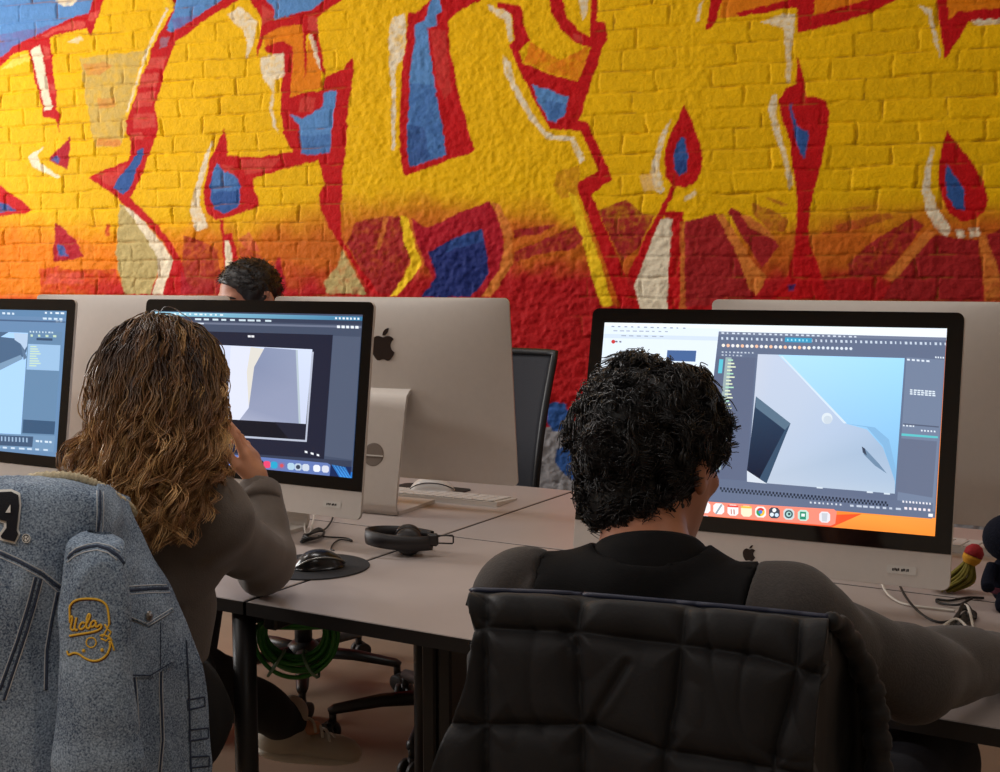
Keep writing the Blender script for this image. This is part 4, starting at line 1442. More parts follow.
# player picture, left empty of its figure
S.quad((165, 342.5), (313.6, 349.5), (307, 424), (158, 416), [(206, 212, 236), (206, 216, 238), (198, 206, 230), (190, 196, 222)])
S.quad((232, 346), (252, 347), (250, 421), (228, 420), (216, 220, 238))
S.poly([(252, 347), (266, 349.4), (255.5, 367), (250, 408), (248, 372)], (216, 212, 204))
S.poly([(266, 347.6), (297, 350), (299, 385), (300, 424), (240, 421), (250, 408), (255.5, 367)], [(132, 142, 172), (138, 148, 176), (140, 148, 176), (142, 150, 178), (160, 166, 190), (140, 148, 176), (128, 138, 168)])
S.poly([(297, 350), (299, 350), (302, 424), (300, 424)], (176, 190, 200))
S.quad((158, 415), (307, 424), (306, 440), (157, 430), (16, 18, 30))
S.poly([(276, 422), (307, 424), (306, 440), (290, 439)], (30, 32, 48))
S.poly([(157, 430), (306.5, 440), (313, 352), (315, 352), (308, 442), (157, 432)], (176, 182, 200))
S.dashes((306, 450.6), (324, 455.4), 3, 2, (226, 230, 236), .5, 7, .3)
S.quad((334.5, 336), (362, 337), (354, 460), (326, 456), (78, 88, 110))
S.quad((140, 446), (353, 461), (352, 468), (139, 453), (52, 60, 82))
S.quad((140, 452), (353, 467), (351, 482), (138, 470), (22, 40, 84))
for i in range(9):
    a = 333 + i * 1.6
    S.poly([(a, 464.6 + i * .3), (a + 1.0, 464.7 + i * .3), (a + 9, 479), (a + 7.4, 479)], (70, 150, 220) if i % 2 else (40, 110, 190))
S.poly([(150, 447), (329, 463), (332, 465), (331, 476.5), (328, 478), (150, 466)], (96, 118, 176))
for i, col in enumerate([(220, 230, 240), (90, 200, 160), (110, 190, 230), (214, 214, 220), (240, 240, 240), (90, 150, 230), (20, 24, 36), (226, 70, 110), (40, 160, 200), (120, 110, 160), (170, 200, 220), (180, 196, 214), (196, 206, 220), (226, 230, 238), (206, 210, 224)]):
    a = [165, 176, 187, 198, 209, 232, 262, 268.6, 275.6, 283.4, 292.6, 299.8, 307.4, 318.4, 327][i]
    S.icon((a, 464 + (a - 262) * .078), 3.5, col)
S.dot((299.8, 467), 2.2, (50, 60, 80))
S.dot((283.4, 465.6), 2.0, (200, 80, 90))
S.quad((259.6, 463), (264.6, 463.3), (264.6, 465), (259.6, 464.7), (220, 220, 226))
put_screen('B', S)

# --- screen at the photo edge
S = Screen('A')
S.poly(FULL, [(100, 134, 172)] * 4, True)
S.quad((-110, 305), (70, 311), (69, 318), (-110, 312), (92, 130, 168))
S.dashes((-90, 308), (18, 313), 22, 2, (206, 222, 236), .6, 1)
S.dashes((46, 312), (67, 312.6), 4, 1.8, (220, 232, 242), .7, 2)
S.dashes((44, 317.6), (66, 318.4), 4, 2, (200, 220, 236), .8, 3)
S.dashes((57, 320.8), (65, 321), 2, 2, (214, 230, 240), .8, 3)
S.quad((-110, 316), (68, 321.6), (68, 323), (-110, 318), (70, 96, 130))
S.quad((-110, 328), (30, 333), (24, 436), (-118, 426), (166, 206, 246))
S.poly([(-110, 328), (10, 332.3), (2, 337), (30, 340), (27.6, 352), (22, 360), (0, 369), (-60, 388), (-112, 398)], (72, 100, 132))
S.poly([(15, 333), (30, 334), (29, 345), (26, 350), (22, 344), (16, 340)], (176, 198, 224))
S.poly([(22, 344), (26, 350), (28, 358), (25, 360)], (90, 116, 146))
S.poly([(-60, 384), (0, 364), (22, 355), (24, 359), (0, 371), (-60, 392)], (120, 150, 180))
S.quad((29.5, 331), (64, 332), (55, 442), (22, 438), (98, 132, 166))
S.dashes((31, 331), (56, 332), 8, 1.6, (190, 212, 228), .7, 5)
S.dashes((32, 334.6), (62, 335.4), 4, 2.2, (190, 214, 190), .5, 6)
S.quad((38, 338), (54, 338.5), (54, 341), (38, 340.4), (52, 76, 106))
S.quad((29.8, 344), (62, 345.4), (60.6, 371), (28, 369.6), (150, 186, 220))
for i in range(9):
    S.quad((32 - i * .12, 346 + i * 2.4), (38 + (i * 5 % 4) * 1.4, 346.2 + i * 2.4), (38 + (i * 5 % 4) * 1.4, 347.4 + i * 2.4), (32 - i * .12, 347.2 + i * 2.4), (196, 220, 196))
S.quad((25, 419.5), (57, 421.5), (56, 434.5), (24, 433), (54, 84, 116))
S.quad((-118, 427), (57, 436), (55, 452), (-119, 444), (110, 144, 178))
S.quad((-118, 429), (35, 436.6), (34, 447), (-119, 440), (60, 84, 114))
for i in range(40):
    S.quad((-112 + i * 3.6, 430.4 + i * .19), (-110.6 + i * 3.6, 430.5 + i * .19), (-110.6 + i * 3.6, 435 + i * .19), (-112 + i * 3.6, 434.9 + i * .19), (150, 176, 204))
S.dashes((38, 440), (56, 441.4), 4, 2, (206, 222, 236), .8, 8)
S.dashes((-60, 443), (54, 449.4), 14, 1.8, (196, 214, 232), .7, 9)
put_screen('A', S)
for k_ in 'DEF':
    S = Screen(k_)
    S.poly(FULL, [(60, 70, 90)] * 4, True)
    S.poly([(-.2985, .405), (.2985, .405), (.2985, .4205), (-.2985, .4205)], (200, 206, 216), True)
    S.poly([(-.25, .13), (.22, .13), (.22, .39), (-.25, .39)], (150, 160, 180), True)
    put_screen(k_, S)


# ============================================================ small things on the desks
M_WHITE = mat('white_plastic', (214, 208, 200), .35)
M_KEY = mat('key_white', (200, 194, 188), .5)
M_RUB = mat('soft_rubber', (24, 24, 28), .7, bump=.3, bscale=500)
M_CABLE = mat('black_cable', (24, 23, 24), .5)
M_WCABLE = mat('white_cable', (214, 208, 198), .45)


def keyboard(loc, rz, label, w=.42, d=.115):
    t = thing('keyboard', label, 'keyboard', loc, rz, 'thin white keyboards behind the monitors')
    mb = MB()
    V = []
    for (x, y, z) in ((-w / 2, -d / 2, .0), (w / 2, -d / 2, .0), (w / 2, d / 2, .0), (-w / 2, d / 2, .0), (-w / 2, -d / 2, .004), (w / 2, -d / 2, .004), (w / 2, d / 2, .012), (-w / 2, d / 2, .012)):
        V.append((x, y, z + .0003))
    mb.add(V, [(3, 2, 1, 0), (4, 5, 6, 7), (0, 1, 5, 4), (1, 2, 6, 5), (2, 3, 7, 6), (3, 0, 4, 7)])
    mb.build('key_tray', M_WHITE, t, False, True)
    mb = MB()
    sl = math.atan2(.008, d)
    R = np.array([[1, 0, 0], [0, math.cos(sl), -math.sin(sl)], [0, math.sin(sl), math.cos(sl)]])
    for r in range(6):
        y = -d / 2 + .012 + r * .0182
        n = 14 if r else 9
        xx = -w / 2 + .012
        for k in range(n):
            kw = (w - .024) / n - .003
            if r == 0 and k == 4:
                pass
            mb.box((xx + kw / 2 + .0015, y, .0063 + (y + d / 2) * .0696), (kw, .0145, .003), R, bevel=.001)
            xx += kw + .003
    mb.build('keys', M_KEY, t, False, True)
    return t


kb_rz = PI + .06
kbD = keyboard((-1.745, 2.672, DESK), kb_rz, 'thin white keyboard beside the silver stand with the white mouse behind it')
p = onz(968, 553)
kbF = keyboard((p[0] - .04, p[1] + .05, DESK), PI - .02, 'thin white keyboard next to the red and yellow tassel')


def mouse(loc, rz, label, m, L=.112, W=.06, H=.03, seam=None):
    t = thing('computer_mouse', label, 'mouse', loc, rz)
    rows = []
    for i in range(17):
        a = -1 + 2 * i / 16
        wq = W / 2 * (1 - abs(a) ** 2.6) ** .5 if abs(a) < 1 else 0
        hq = H * (1 - abs(a * .98) ** 2.2) ** .75 * (1 - .12 * a)
        rows.append([(math.cos(PI * j / 16) * max(wq, .001), a * L / 2, .002 + hq * math.sin(PI * j / 16) ** .8) for j in range(17)])
    mb = MB()
    mb.grid(rows)
    b = MB()
    mb.f.append(tuple(i * 17 for i in range(17))[::1] + tuple(i * 17 + 16 for i in range(16, -1, -1)))
    mb.m.append(0)
    mb.build('shell', m, t, True, True)
    mb = MB()
    pts = []
    for sgn in (1,):
        for i in range(17):
            a = -.96 + 1.92 * i / 16
            hq = H * (1 - abs(a * .98) ** 2.2) ** .75 * (1 - .12 * a)
            wq = W / 2 * (1 - abs(a) ** 2.6) ** .5
            ang = .62
            pts.append((math.cos(ang) * wq * 1.01, a * L / 2, .0025 + hq * math.sin(ang) ** .8 * 1.0))
    mb.tube(pts, .0014 if seam is None else .0022, 6)
    mb.build('side_seam', M_BLK if seam is None else seam, t, True, True)
    return t


pm = onz(425, 495)
mw = mouse((pm[0] - .004, pm[1] + .040, DESK + .0034), -1.05, 'white mouse beside the thin white keyboard under the silver monitor', M_WHITE, .118, .062, .036)
mb = MB()
c_ = np.array([pm[0] - .035, pm[1] + .060])
mb.prism([(c_[0] + x, c_[1] + y) for x, y in rrect(.21, .13, .02)], (0, 0, DESK + .0004), (1, 0, 0), (0, 1, 0), (0, 0, 1), .0025)
tag(mb.build('mouse_pad', M_RUB), 'thin black pad under the white mouse', 'mouse pad')

pc = onz(314, 567)
mb = MB()
mb.lathe([(.108, .0004), (.109, .0016), (.108, .0028)], (pc[0], pc[1], DESK), 48)
tag(mb.build('mouse_pad', M_RUB), 'round black mouse pad beside the taupe sleeve', 'mouse pad')
pm2 = onz(320, 569)
mbk = mouse((pm2[0], pm2[1], DESK + .0032), -.62, 'black wired mouse on the round black pad', mat('gloss_black', (22, 21, 23), .22), .10, .062, .034, M_CHROME)


def cord(name, label, pts, r, m, n=60, cat='cable', grp=None):
    mb = MB()
    mb.tube(spline(pts, n), r, 7)
    o = mb.build(name, m, None, True)
    return tag(o, label, cat, grp)


zc = DESK + .003
g3 = lambda px_, py_, dz=0.0: onz(px_, py_, zc) + np.array([0, 0, dz])
cord('mouse_cable', 'thin black cable running from the black mouse to a cable bundle', [g3(334, 556, .012), g3(331, 549), g3(334, 543), g3(341, 539.6), g3(352, 541), g3(346, 538), g3(330, 537), g3(318, 536)], .0018, M_CABLE)
mb = MB()
for k in range(4):
    mb.tube(spline([g3(301 + k, 543 - k, .002 + .003 * k), g3(309, 537 + k, .006 + .002 * k), g3(318, 532 + k, .008), g3(324, 533.5, .004), g3(321, 538, .003), g3(311, 541 + k * .5, .003 + .002 * k)], 24, True), .0026, 7, closed=True)
tag(mb.build('cable_bundle', M_CABLE, None, True), 'small tied bundle of black cable under the monitor chin', 'cable')
cord('power_cable', 'black cable rising from the small bundle to the back of the monitor', [g3(322, 533, .004), g3(328, 528, .004), g3(333, 521, .01), g3(335, 512, .03), g3(335, 505, .05)], .0022, M_CABLE, 30)
cord('white_cable', 'white cable hanging in front of another white one beneath the monitor chin', [g3(306, 538, 0), g3(304.5, 528, .01), g3(307, 519, .03), g3(310, 510, .05)], .002, M_WCABLE, 30, grp='white cables under the monitor')
cord('white_cable', 'white cable with the gentle curve closest to the black power cable', [g3(309, 536, 0), g3(312, 528, .006), g3(316, 520, .03), g3(317, 511, .05)], .002, M_WCABLE, 30, grp='white cables under the monitor')

# headphones lying on their side
hp = onz(403, 555)
rr_, dd_ = np.array([RT[0], RT[1], 0]) / np.linalg.norm(RT[:2]), np.array([FW[0], FW[1], 0]) / np.linalg.norm(FW[:2])
hpt = lambda a, b, c: hp + rr_ * a + dd_ * b + np.array([0, 0, c])
t = thing('headphones', 'black over-ear headphones lying on the desk', 'headphones', hp)
M_HP = mat('headphone_shell', (32, 28, 30), .45)
M_PAD = mat('headphone_pad', (22, 21, 26), .75)
G = []
for i in range(41):
    a = math.radians(28 + 304 * i / 40)
    c_ = hpt(-.004 + .071 * math.cos(a), .014 + .050 * math.sin(a), .032 - .006 * math.cos(a))
    nrm = rr_ * math.cos(a) + dd_ * math.sin(a)
    G.append([c_ + nrm * ox + np.array([0, 0, oz]) for ox, oz in ((-.004, -.015), (.003, -.014), (.0045, 0), (.003, .014), (-.004, .015), (-.005, 0), (-.004, -.015))])
mb = MB()
mb.grid(G)
mb.build('headband', M_HP, t, True)
for nm, a, b, c, tl in (('ear_cup', .012, -.006, .029, .2), ('ear_cup', .008, .036, .029, -.45)):
    mb = MB()
    up_ = np.array([0, 0, 1.0])
    ax = unit(-dd_ * math.cos(tl) * (1 if b < 0 else -1) + up_ * math.sin(abs(tl)))
    e1 = rr_
    e2 = np.cross(ax, e1)
    R = np.stack([e1, e2, ax], 1)
    mb.lathe([(.001, .017), (.017, .016), (.026, .011), (.0285, .004), (.0285, -.004), (.001, -.005)], hpt(a, b, c), 26, R)
    cup = mb.build(nm, M_HP, t, True)
    mb = MB()
    ring = [hpt(a, b, c) + R @ np.array([.0205 * math.cos(q), .0205 * math.sin(q), -.009]) for q in np.linspace(0, 2 * PI, 24, endpoint=False)]
    mb.tube(ring, .0082, 10, closed=True)
    mb.build('ear_cushion', M_PAD, cup, True)
mb = MB()
mb.box(hpt(.062, -.012, .034), (.022, .014, .026), np.stack([rr_, dd_, [0, 0, 1]], 1), bevel=.004)
mb.build('hinge', M_HP, t)
mb = MB()
mb.tube([hpt(.07, -.012, .042), hpt(.101, -.012, .043), hpt(.103, -.012, .041), hpt(.103, -.012, .028), hpt(.101, -.012, .026), hpt(.07, -.012, .027)], .0017, 7)
mb.build('slider_loop', M_HP, t, True)

# green cable coil slung under the desk
gc = P(294, 628, 2.30)
mb = MB()
for k in range(9):
    dz_ = rng.normal(0, .004, 3)
    ring = []
    for q in np.linspace(0, 2 * PI, 40, endpoint=False):
        ring.append(gc + rr_ * (.001 * k + (.054 + .0028 * k) * math.cos(q)) + np.array([0, 0, -.012 + (.044 + .0038 * k) * math.sin(q)]) + dd_ * (.012 * math.sin(k * 2.1) + .006 * math.sin(q * 2 + k)) + dz_ * .5)
        ring[-1][2] = min(ring[-1][2], .671 - .001 * k)
    mb.tube(ring, .0042, 7, closed=True)
o = mb.build('cable_coil', mat('green_cable', (46, 124, 34), .45), None, True)
tag(o, 'coil of green cable hanging under the desk', 'cable')
mb = MB()
for q in (-2.1, -1.1):
    mb.tube([gc + rr_ * ((.066) * math.cos(q) + .03 * math.cos(q) * math.cos(w)) + dd_ * .028 * math.sin(w) + np.array([0, 0, -.012 + .062 * math.sin(q) + .026 * math.sin(q) * math.cos(w)]) for w in np.linspace(0, 2 * PI, 14, endpoint=False)], .003, 6, closed=True)
mb.build('tie', mat('pale_tie', (120, 150, 120), .5), o, True)

# cables in front of the right hand monitor
cord('white_cable', 'long white cable leaving the monitor chin beside a black cable', [g3(878, 582, .03), g3(884, 592, .006), g3(897, 601), g3(915, 606), g3(938, 609), g3(955, 611)], .0022, M_WCABLE)
cord('black_cable', 'black cable curving from the monitor chin to the tangle', [g3(893, 585, .03), g3(904, 601, .012), g3(920, 615, .004), g3(938, 622), g3(956, 619), g3(966, 612)], .0022, M_CABLE)
mb = MB()
for k in range(5):
    mb.tube(spline([g3(950 + k, 630 - k, .001 + .001 * k), g3(957, 617 + k, .004), g3(964, 612 - k, .005 + .001 * k), g3(975, 615 + k, .004), g3(973, 620, .003), g3(964, 617 + 2 * k, .005), g3(960, 631 - k, .002)], 26, True), .0026, 7, closed=True)
tag(mb.build('cable_tangle', M_CABLE, None, True), 'knotted tangle of black cable on the desk near the forearm', 'cable')
cord('black_cable', 'short black cable zigzag leading from the tangle toward the blue doll', [g3(972, 604, .01), g3(958, 607, .004), g3(940, 603), g3(937, 599.5), g3(950, 600.5), g3(968, 597.6), g3(984, 598)], .0022, M_CABLE)
cord('white_earbud_cable', 'looped white cable arching over the black tangle', [g3(936, 642), g3(940, 632, .003), g3(948, 626, .006), g3(957, 624, .008), g3(966, 630, .006), g3(974, 641, .003), g3(972, 626, .006), g3(968, 612, .008), g3(963, 609, .008)], .0024, M_WCABLE)

# knitted doll and its tassel
dp = onz(1002, 606)
t = thing('knitted_doll', 'dark blue knitted doll at the photo edge', 'doll', dp)
M_KNIT = mat('blue_yarn', (15, 19, 34), .95, var=.25, vscale=160, bump=.9, bscale=260, spec=.2)
M_KNR = mat('maroon_yarn', (92, 34, 52), .9, var=.2, vscale=160, bump=.9, bscale=260)
q = lambda a, b, c: dp + rr_ * a + dd_ * b + np.array([0, 0, c])
mb = MB()
mb.ellipsoid(q(.012, .0, .045), (.034, .03, .045))
mb.build('body', M_KNIT, t, True)
mb = MB()
mb.ellipsoid(q(.012, 0, .118), (.047, .042, .042), nu=28, nv=18)
mb.build('head', M_KNIT, t, True)
for sx in (-1, 1):
    mb = MB()
    mb.tube(spline([q(.012 + sx * .012, -.012, .03), q(.012 + sx * .024, -.04, .014), q(.012 + sx * .03, -.052, .012)], 8), [.013, .013, .014, .015, .015, .015, .014, .008], 10)
    mb.build('foot', M_KNIT, t, True)
    mb = MB()
    mb.tube(spline([q(.012 + sx * .03, 0, .07), q(.012 + sx * .046, -.02, .05), q(.012 + sx * .05, -.034, .04)], 8), .011, 10)
    mb.build('arm', M_KNIT, t, True)
mb = MB()
mb.tube([q(.012 + .034 * math.cos(a), .03 * math.sin(a), .03) for a in np.linspace(0, 2 * PI, 20, endpoint=False)], .006, 8, closed=True)
mb.build('belt', M_KNR, t, True)
mb = MB()
mb.tube(spline([q(-.004, -.01, .155), q(.0, -.012, .168), q(.012, -.012, .172), q(.025, -.01, .166), q(.03, -.01, .154)], 14), .004, 8)
mb.build('top_bow', M_WHITE, t, True)
t = thing('tassel', 'red yellow and olive yarn tassel beside the monitor corner', 'tassel', onz(950, 592))
tp = onz(952, 592)
q = lambda a, b, c: tp + rr_ * a + dd_ * b + np.array([0, 0, c])
axis_ = unit(rr_ * .42 + np.array([0, 0, 1.0]))
hc = q(.036, 0, .068)
mb = MB()
e1 = np.cross(axis_, dd_)
R = np.stack([e1, dd_, axis_], 1)
mb.lathe([(.002, -.004), (.011, .0), (.0158, .008), (.0168, .015)], hc - axis_ * .018, 20, R)
mb.build('yellow_wrap', mat('yellow_yarn', (206, 146, 30), .85, bump=.8, bscale=300), t, True)
mb = MB()
mb.lathe([(.0168, .0), (.0165, .010), (.010, .019), (.002, .022)], hc - axis_ * .002, 20, R)
mb.build('red_cap', mat('red_yarn', (158, 26, 34), .85, bump=.8, bscale=300), t, True)
mb = MB()
for k in range(34):
    a, r_ = rng.random() * 2 * PI, .008 + .012 * rng.random() ** .5
    s0 = hc - axis_ * .014 + e1 * .006 * math.cos(a) + dd_ * .006 * math.sin(a)
    s1 = s0 - axis_ * .03 + e1 * r_ * .7 * math.cos(a) + dd_ * r_ * .7 * math.sin(a)
    s2 = q(-.02 + .008 * k / 34, 0, .004) + e1 * r_ * .9 * math.cos(a) + dd_ * r_ * .9 * math.sin(a)
    s2[2] = max(DESK + .004, s2[2])
    mb.tube(spline([s0, s1, s2], 9), .0028, 6)
mb.build('fringe', mat('olive_yarn', (120, 110, 36), .85, var=.25, vscale=90), t, True)
# ============================================================ people
_L3 = np.random.default_rng(21).random((64, 64, 64)).astype(np.float32)


def n3(Q):
    """3-D value noise 0..1"""
    Qi = np.floor(Q).astype(int)
    f = Q - Qi
    f = f * f * (3 - 2 * f)
    out = 0
    for a in (0, 1):
        for b in (0, 1):
            for c in (0, 1):
                w = (f[:, 0] if a else 1 - f[:, 0]) * (f[:, 1] if b else 1 - f[:, 1]) * (f[:, 2] if c else 1 - f[:, 2])
                out = out + w * _L3[(Qi[:, 0] + a) % 64, (Qi[:, 1] + b) % 64, (Qi[:, 2] + c) % 64]
    return out


def folds(f, amp, freq, R=None, stretch=(1, 1, 1), fine=.35):
    """cloth: creased displacement added to a solid"""
    st = np.asarray(stretch, float)

    def g(Q):
        q = (Q if R is None else Q @ R) * st
        w = n3(q * freq * .5 + 11) * 2.2
        a = n3(q * freq + w[:, None])
        b = n3(q * freq * 2.3 + 5)
        r = (1 - np.abs(2 * a - 1)) ** 2
        return f(Q) + amp * (r - .35) + amp * fine * (b - .5)
    return g


def frame(fwd, up=(0, 0, 1)):
    f = unit(fwd)
    r = unit(np.cross(f, up))
    u = np.cross(r, f)
    return np.stack([r, f, u], 1)      # columns: right, forward, up


def head_solid(c, R, s=1.0):
    p = lambda x, y, z: c + R @ (np.array([x, y, z]) * s)
    e = lambda cc, r: s_ell(p(*cc), np.array(r) * s, R)
    k = lambda a, b, ra, rb: s_cap(p(*a), p(*b), ra * s, rb * s)
    base = s_union([e((0, -.004, .018), (.075, .096, .086)), e((0, .030, -.050), (.058, .062, .075)), k((0, .066, -.098), (0, .072, -.1), .022, .022)], .035)
    face = s_union([base, k((-.034, .080, .020), (.034, .080, .020), .012, .012), k((0, .092, .004), (0, .113, -.030), .008, .012), k((-.012, .100, -.036), (.012, .100, -.036), .009, .009),
                    e((-.042, .066, -.030), (.018, .018, .016)), e((.042, .066, -.030), (.018, .018, .016)),
                    k((-.019, .086, -.064), (.019, .086, -.064), .008, .008), k((-.015, .086, -.074), (.015, .086, -.074), .008, .008)], .012)
    eyes = s_union([s_ell(p(-.032, .098, .002), np.array((.016, .014, .010)) * s, R), s_ell(p(.032, .098, .002), np.array((.016, .014, .010)) * s, R)], .004)
    face = s_cut(face, eyes, .008)
    balls = s_union([e((-.032, .076, .001), (.0125, .0125, .0125)), e((.032, .076, .001), (.0125, .0125, .0125))], .002)
    ears = []
    for sx in (-1, 1):
        E = s_ell(p(sx * .080, -.010, -.012), np.array((.010, .020, .033)) * s, R @ np.array(Matrix.Rotation(sx * .35, 3, 'Z')))
        hol = s_ell(p(sx * .090, -.006, -.010), np.array((.007, .010, .020)) * s, R)
        ears.append(s_cut(E, hol, .006))
    return s_union([face, balls] + ears, .006)


def hand_solid(w, d, n, t, curl=(.5, .55, .6, .7), s=1.0, thumb=(.7, .75, .25)):
    """wrist, finger direction, palm normal, thumb side"""
    d, n, t = unit(d), unit(n), unit(t)
    R = np.stack([t, d, n], 1)
    it = [s_ell(w + d * .047 * s, np.array((.041, .052, .016)) * s, R), s_cap(w - d * .02 * s, w + d * .03 * s, .025 * s, .026 * s)]
    fingers = []
    for i, (off, L, r) in enumerate(((.031, (.044, .026, .02), .0085), (.0105, (.048, .030, .022), .0088), (-.010, (.045, .028, .021), .0084), (-.029, (.035, .021, .018), .0074))):
        p = w + (d * (.084 - .006 * abs(i - 1)) + t * off) * s
        ang = curl[i] * .45
        q = [s_cap(w + (d * .05 + t * off * .8) * s, p, .011 * s, .0098 * s)]
        for j, l in enumerate(L):
            dr = d * math.cos(ang) + n * math.sin(ang) + t * (.10 * (1.5 - i) * (1 - j * .3))
            p2 = p + unit(dr) * l * s
            q.append(s_cap(p, p2, (r - .0006 * j) * s, (r - .0006 * (j + 1)) * s))
            p = p2
            ang += curl[i] * (.9 if j == 0 else .7)
        fingers.append(s_union(q, .003))
    p0 = w + (d * .022 + t * .026 + n * .006) * s
    p1 = p0 + unit(d * thumb[1] + t * thumb[0] + n * thumb[2]) * .042 * s
    p2 = p1 + unit(d * (thumb[1] + .3) + t * thumb[0] * .7 + n * (thumb[2] + .1)) * .032 * s
    p3 = p2 + unit(d * (thumb[1] + .6) + t * thumb[0] * .3 + n * (thumb[2] + .2)) * .024 * s
    th = s_union([s_cap(w + d * .02 * s + t * .012 * s, p1, .017 * s, .0115 * s), s_cap(p1, p2, .0112 * s, .0098 * s), s_cap(p2, p3, .0098 * s, .008 * s)], .005)
    palm = s_union(it, .014)

    def f(Q):
        d0 = palm(Q)
        for g in fingers + [th]:
            e = g(Q)
            k = .007
            h = np.clip(.5 + .5 * (e - d0) / k, 0, 1)
            d0 = e + (d0 - e) * h - k * h * (1 - h)
        return d0
    return f


def half(pt, n):
    """solid half space: negative where (Q-pt).n > 0 is removed when subtracted"""
    pt, n = np.asarray(pt, float), unit(n)
    return lambda Q: -((Q - pt) @ n)


def person_solids(J, wide=1.0, infl=0.0, arms=True, legs=True, ai=None):
    Rt = J['frame']
    a = infl
    ai = a if ai is None else ai
    L = []
    E = lambda c, r: s_ell(c, np.array(r) * np.array([wide, wide, 1]) + a, Rt)
    L += [E(J['chest'], (.150, .100, .165)), E((J['chest'] + J['pelvis']) / 2 - Rt[:, 2] * .02, (.130, .098, .15)), E(J['pelvis'], (.160, .122, .115))]
    L += [s_cap(J['c7'], J['chest'], .062 + a, .10 + a)]
    for s in 'LR':
        L += [s_cap(J['c7'] - Rt[:, 2] * .012, J['sh' + s], .050 + a, .050 + a)]
        if arms:
            L += [s_cap(J['sh' + s], J['el' + s], .049 + ai, .040 + ai), s_cap(J['el' + s], J['wr' + s], .039 + ai, .027 + ai)]
        if legs:
            L += [s_cap(J['hip' + s], J['kn' + s], .066 + a, .044 + a), s_cap(J['kn' + s], J['an' + s], .042 + a, .026 + a)]
    return L


def bounds(pts, m):
    pts = np.array(pts)
    return pts.min(0) - m, pts.max(0) + m


def skin_mesh(J, parent, m, hands, wide=1.0, hs=1.0):
    """one continuous body: torso, limbs, neck, head and hands"""
    neck = s_cap(J['c7'], J['head'] + J['hR'] @ np.array([0, -.018, -.05]), .056, .050)
    lst = person_solids(J, wide, -.006, True, True, -.012) + [neck]
    for s in 'LR':
        lst.append(s_cap(J['an' + s] - np.array([0, 0, .02]), J['an' + s] * .4 + J['toe' + s] * .6 - np.array([0, 0, .01]), .022, .018))
    f = s_union(lst, .035)
    pts = [J[k] for k in J if k not in ('frame', 'hR')]
    lo, hi = bounds([p for p in pts if np.ndim(p) == 1], .17)
    A = surface_nets(f, lo, hi, .011)
    hf = s_union([head_solid(J['head'], J['hR'], hs), neck], .02)
    Bm = surface_nets(hf, *bounds([J['head'], J['c7']], .15), .0042)
    parts = [A, Bm]
    for h in hands:
        w = h[0]
        parts.append(surface_nets(hand_solid(*h[:4], **h[4]), w - .2, w + .2, .0032))
    V, F = join(*parts)
    return mesh_obj('body', V, F, m, parent, True)


def strands(name, paths, rad, cols, m, parent, taper=.35):
    """paths (N,K,3), cols (N,K,3): three sided hairs in one mesh"""
    Pn = np.asarray(paths, float)
    N, K, _ = Pn.shape
    T = np.gradient(Pn, axis=1)
    T /= np.linalg.norm(T, axis=2, keepdims=True) + 1e-9
    ref = np.array([.31, .52, .79])
    u = np.cross(T, ref)
    u /= np.linalg.norm(u, axis=2, keepdims=True) + 1e-9
    w = np.cross(T, u)
    r = np.broadcast_to(np.asarray(rad, float).reshape(-1, 1), (N, K)) * (1 - (1 - taper) * np.linspace(0, 1, K) ** 2)[None]
    V = np.stack([Pn + (math.cos(a) * u + math.sin(a) * w) * r[..., None] for a in (0, 2.094, 4.189)], 2)
    i = (np.arange(N)[:, None] * K + np.arange(K - 1)[None]).ravel() * 3
    F = np.concatenate([np.stack([i + j, i + (j + 1) % 3, i + 3 + (j + 1) % 3, i + 3 + j], 1) for j in range(3)])
    C = np.repeat(np.asarray(cols)[:, :, None, :], 3, 2).reshape(-1, 3)
    return mesh_obj(name, V.reshape(-1, 3), F, m, parent, True, None, C)


def push_out(p, f, d):
    """moves points that lie inside a solid (grown by d) to its surface"""
    for _ in range(3):
        v = f(p) - d
        k = np.where(v < 0)[0]
        if not len(k):
            break
        q = p[k]
        e = .002
        g = np.stack([f(q + np.eye(3)[i] * e) - f(q - np.eye(3)[i] * e) for i in range(3)], 1)
        g /= np.linalg.norm(g, axis=1, keepdims=True) + 1e-9
        p[k] = q - g * v[k][:, None]
    return p


M_SKIN = mat('skin_light', (206, 146, 112), .5, var=.05, vscale=40, bump=.08, bscale=300)
M_SKIN2 = mat('skin_warm', (190, 128, 98), .5, var=.05, vscale=40)
M_SKIN3 = mat('skin_tan', (176, 118, 92), .5, var=.05, vscale=40)
M_HOOD = mat('taupe_fleece', (98, 88, 80), .92, var=.06, vscale=120, bump=.35, bscale=420, sheen=.15)
M_BLKSH = mat('black_jersey', (22, 21, 22), .9, var=.08, vscale=90, bump=.3, bscale=500, spec=.2, sheen=.0)
M_CHAR = mat('charcoal_heather', (60, 54, 51), .9, var=.22, vscale=260, bump=.4, bscale=420, sheen=.15)
M_TRS = mat('black_trousers', (18, 17, 18), .85, bump=.2, bscale=400)
M_DNM = mat('dark_jeans', (30, 30, 38), .85, bump=.3, bscale=400)
M_HAIRW = mat('wavy_hair', rough=.42, attr='paint', spec=.55)
M_HAIRM = mat('curly_hair', rough=.36, attr='paint', spec=.6)
M_SHOE = mat('cream_leather', (186, 176, 158), .6, bump=.15, bscale=120)
M_SOLE = mat('shoe_sole', (206, 198, 182), .55)


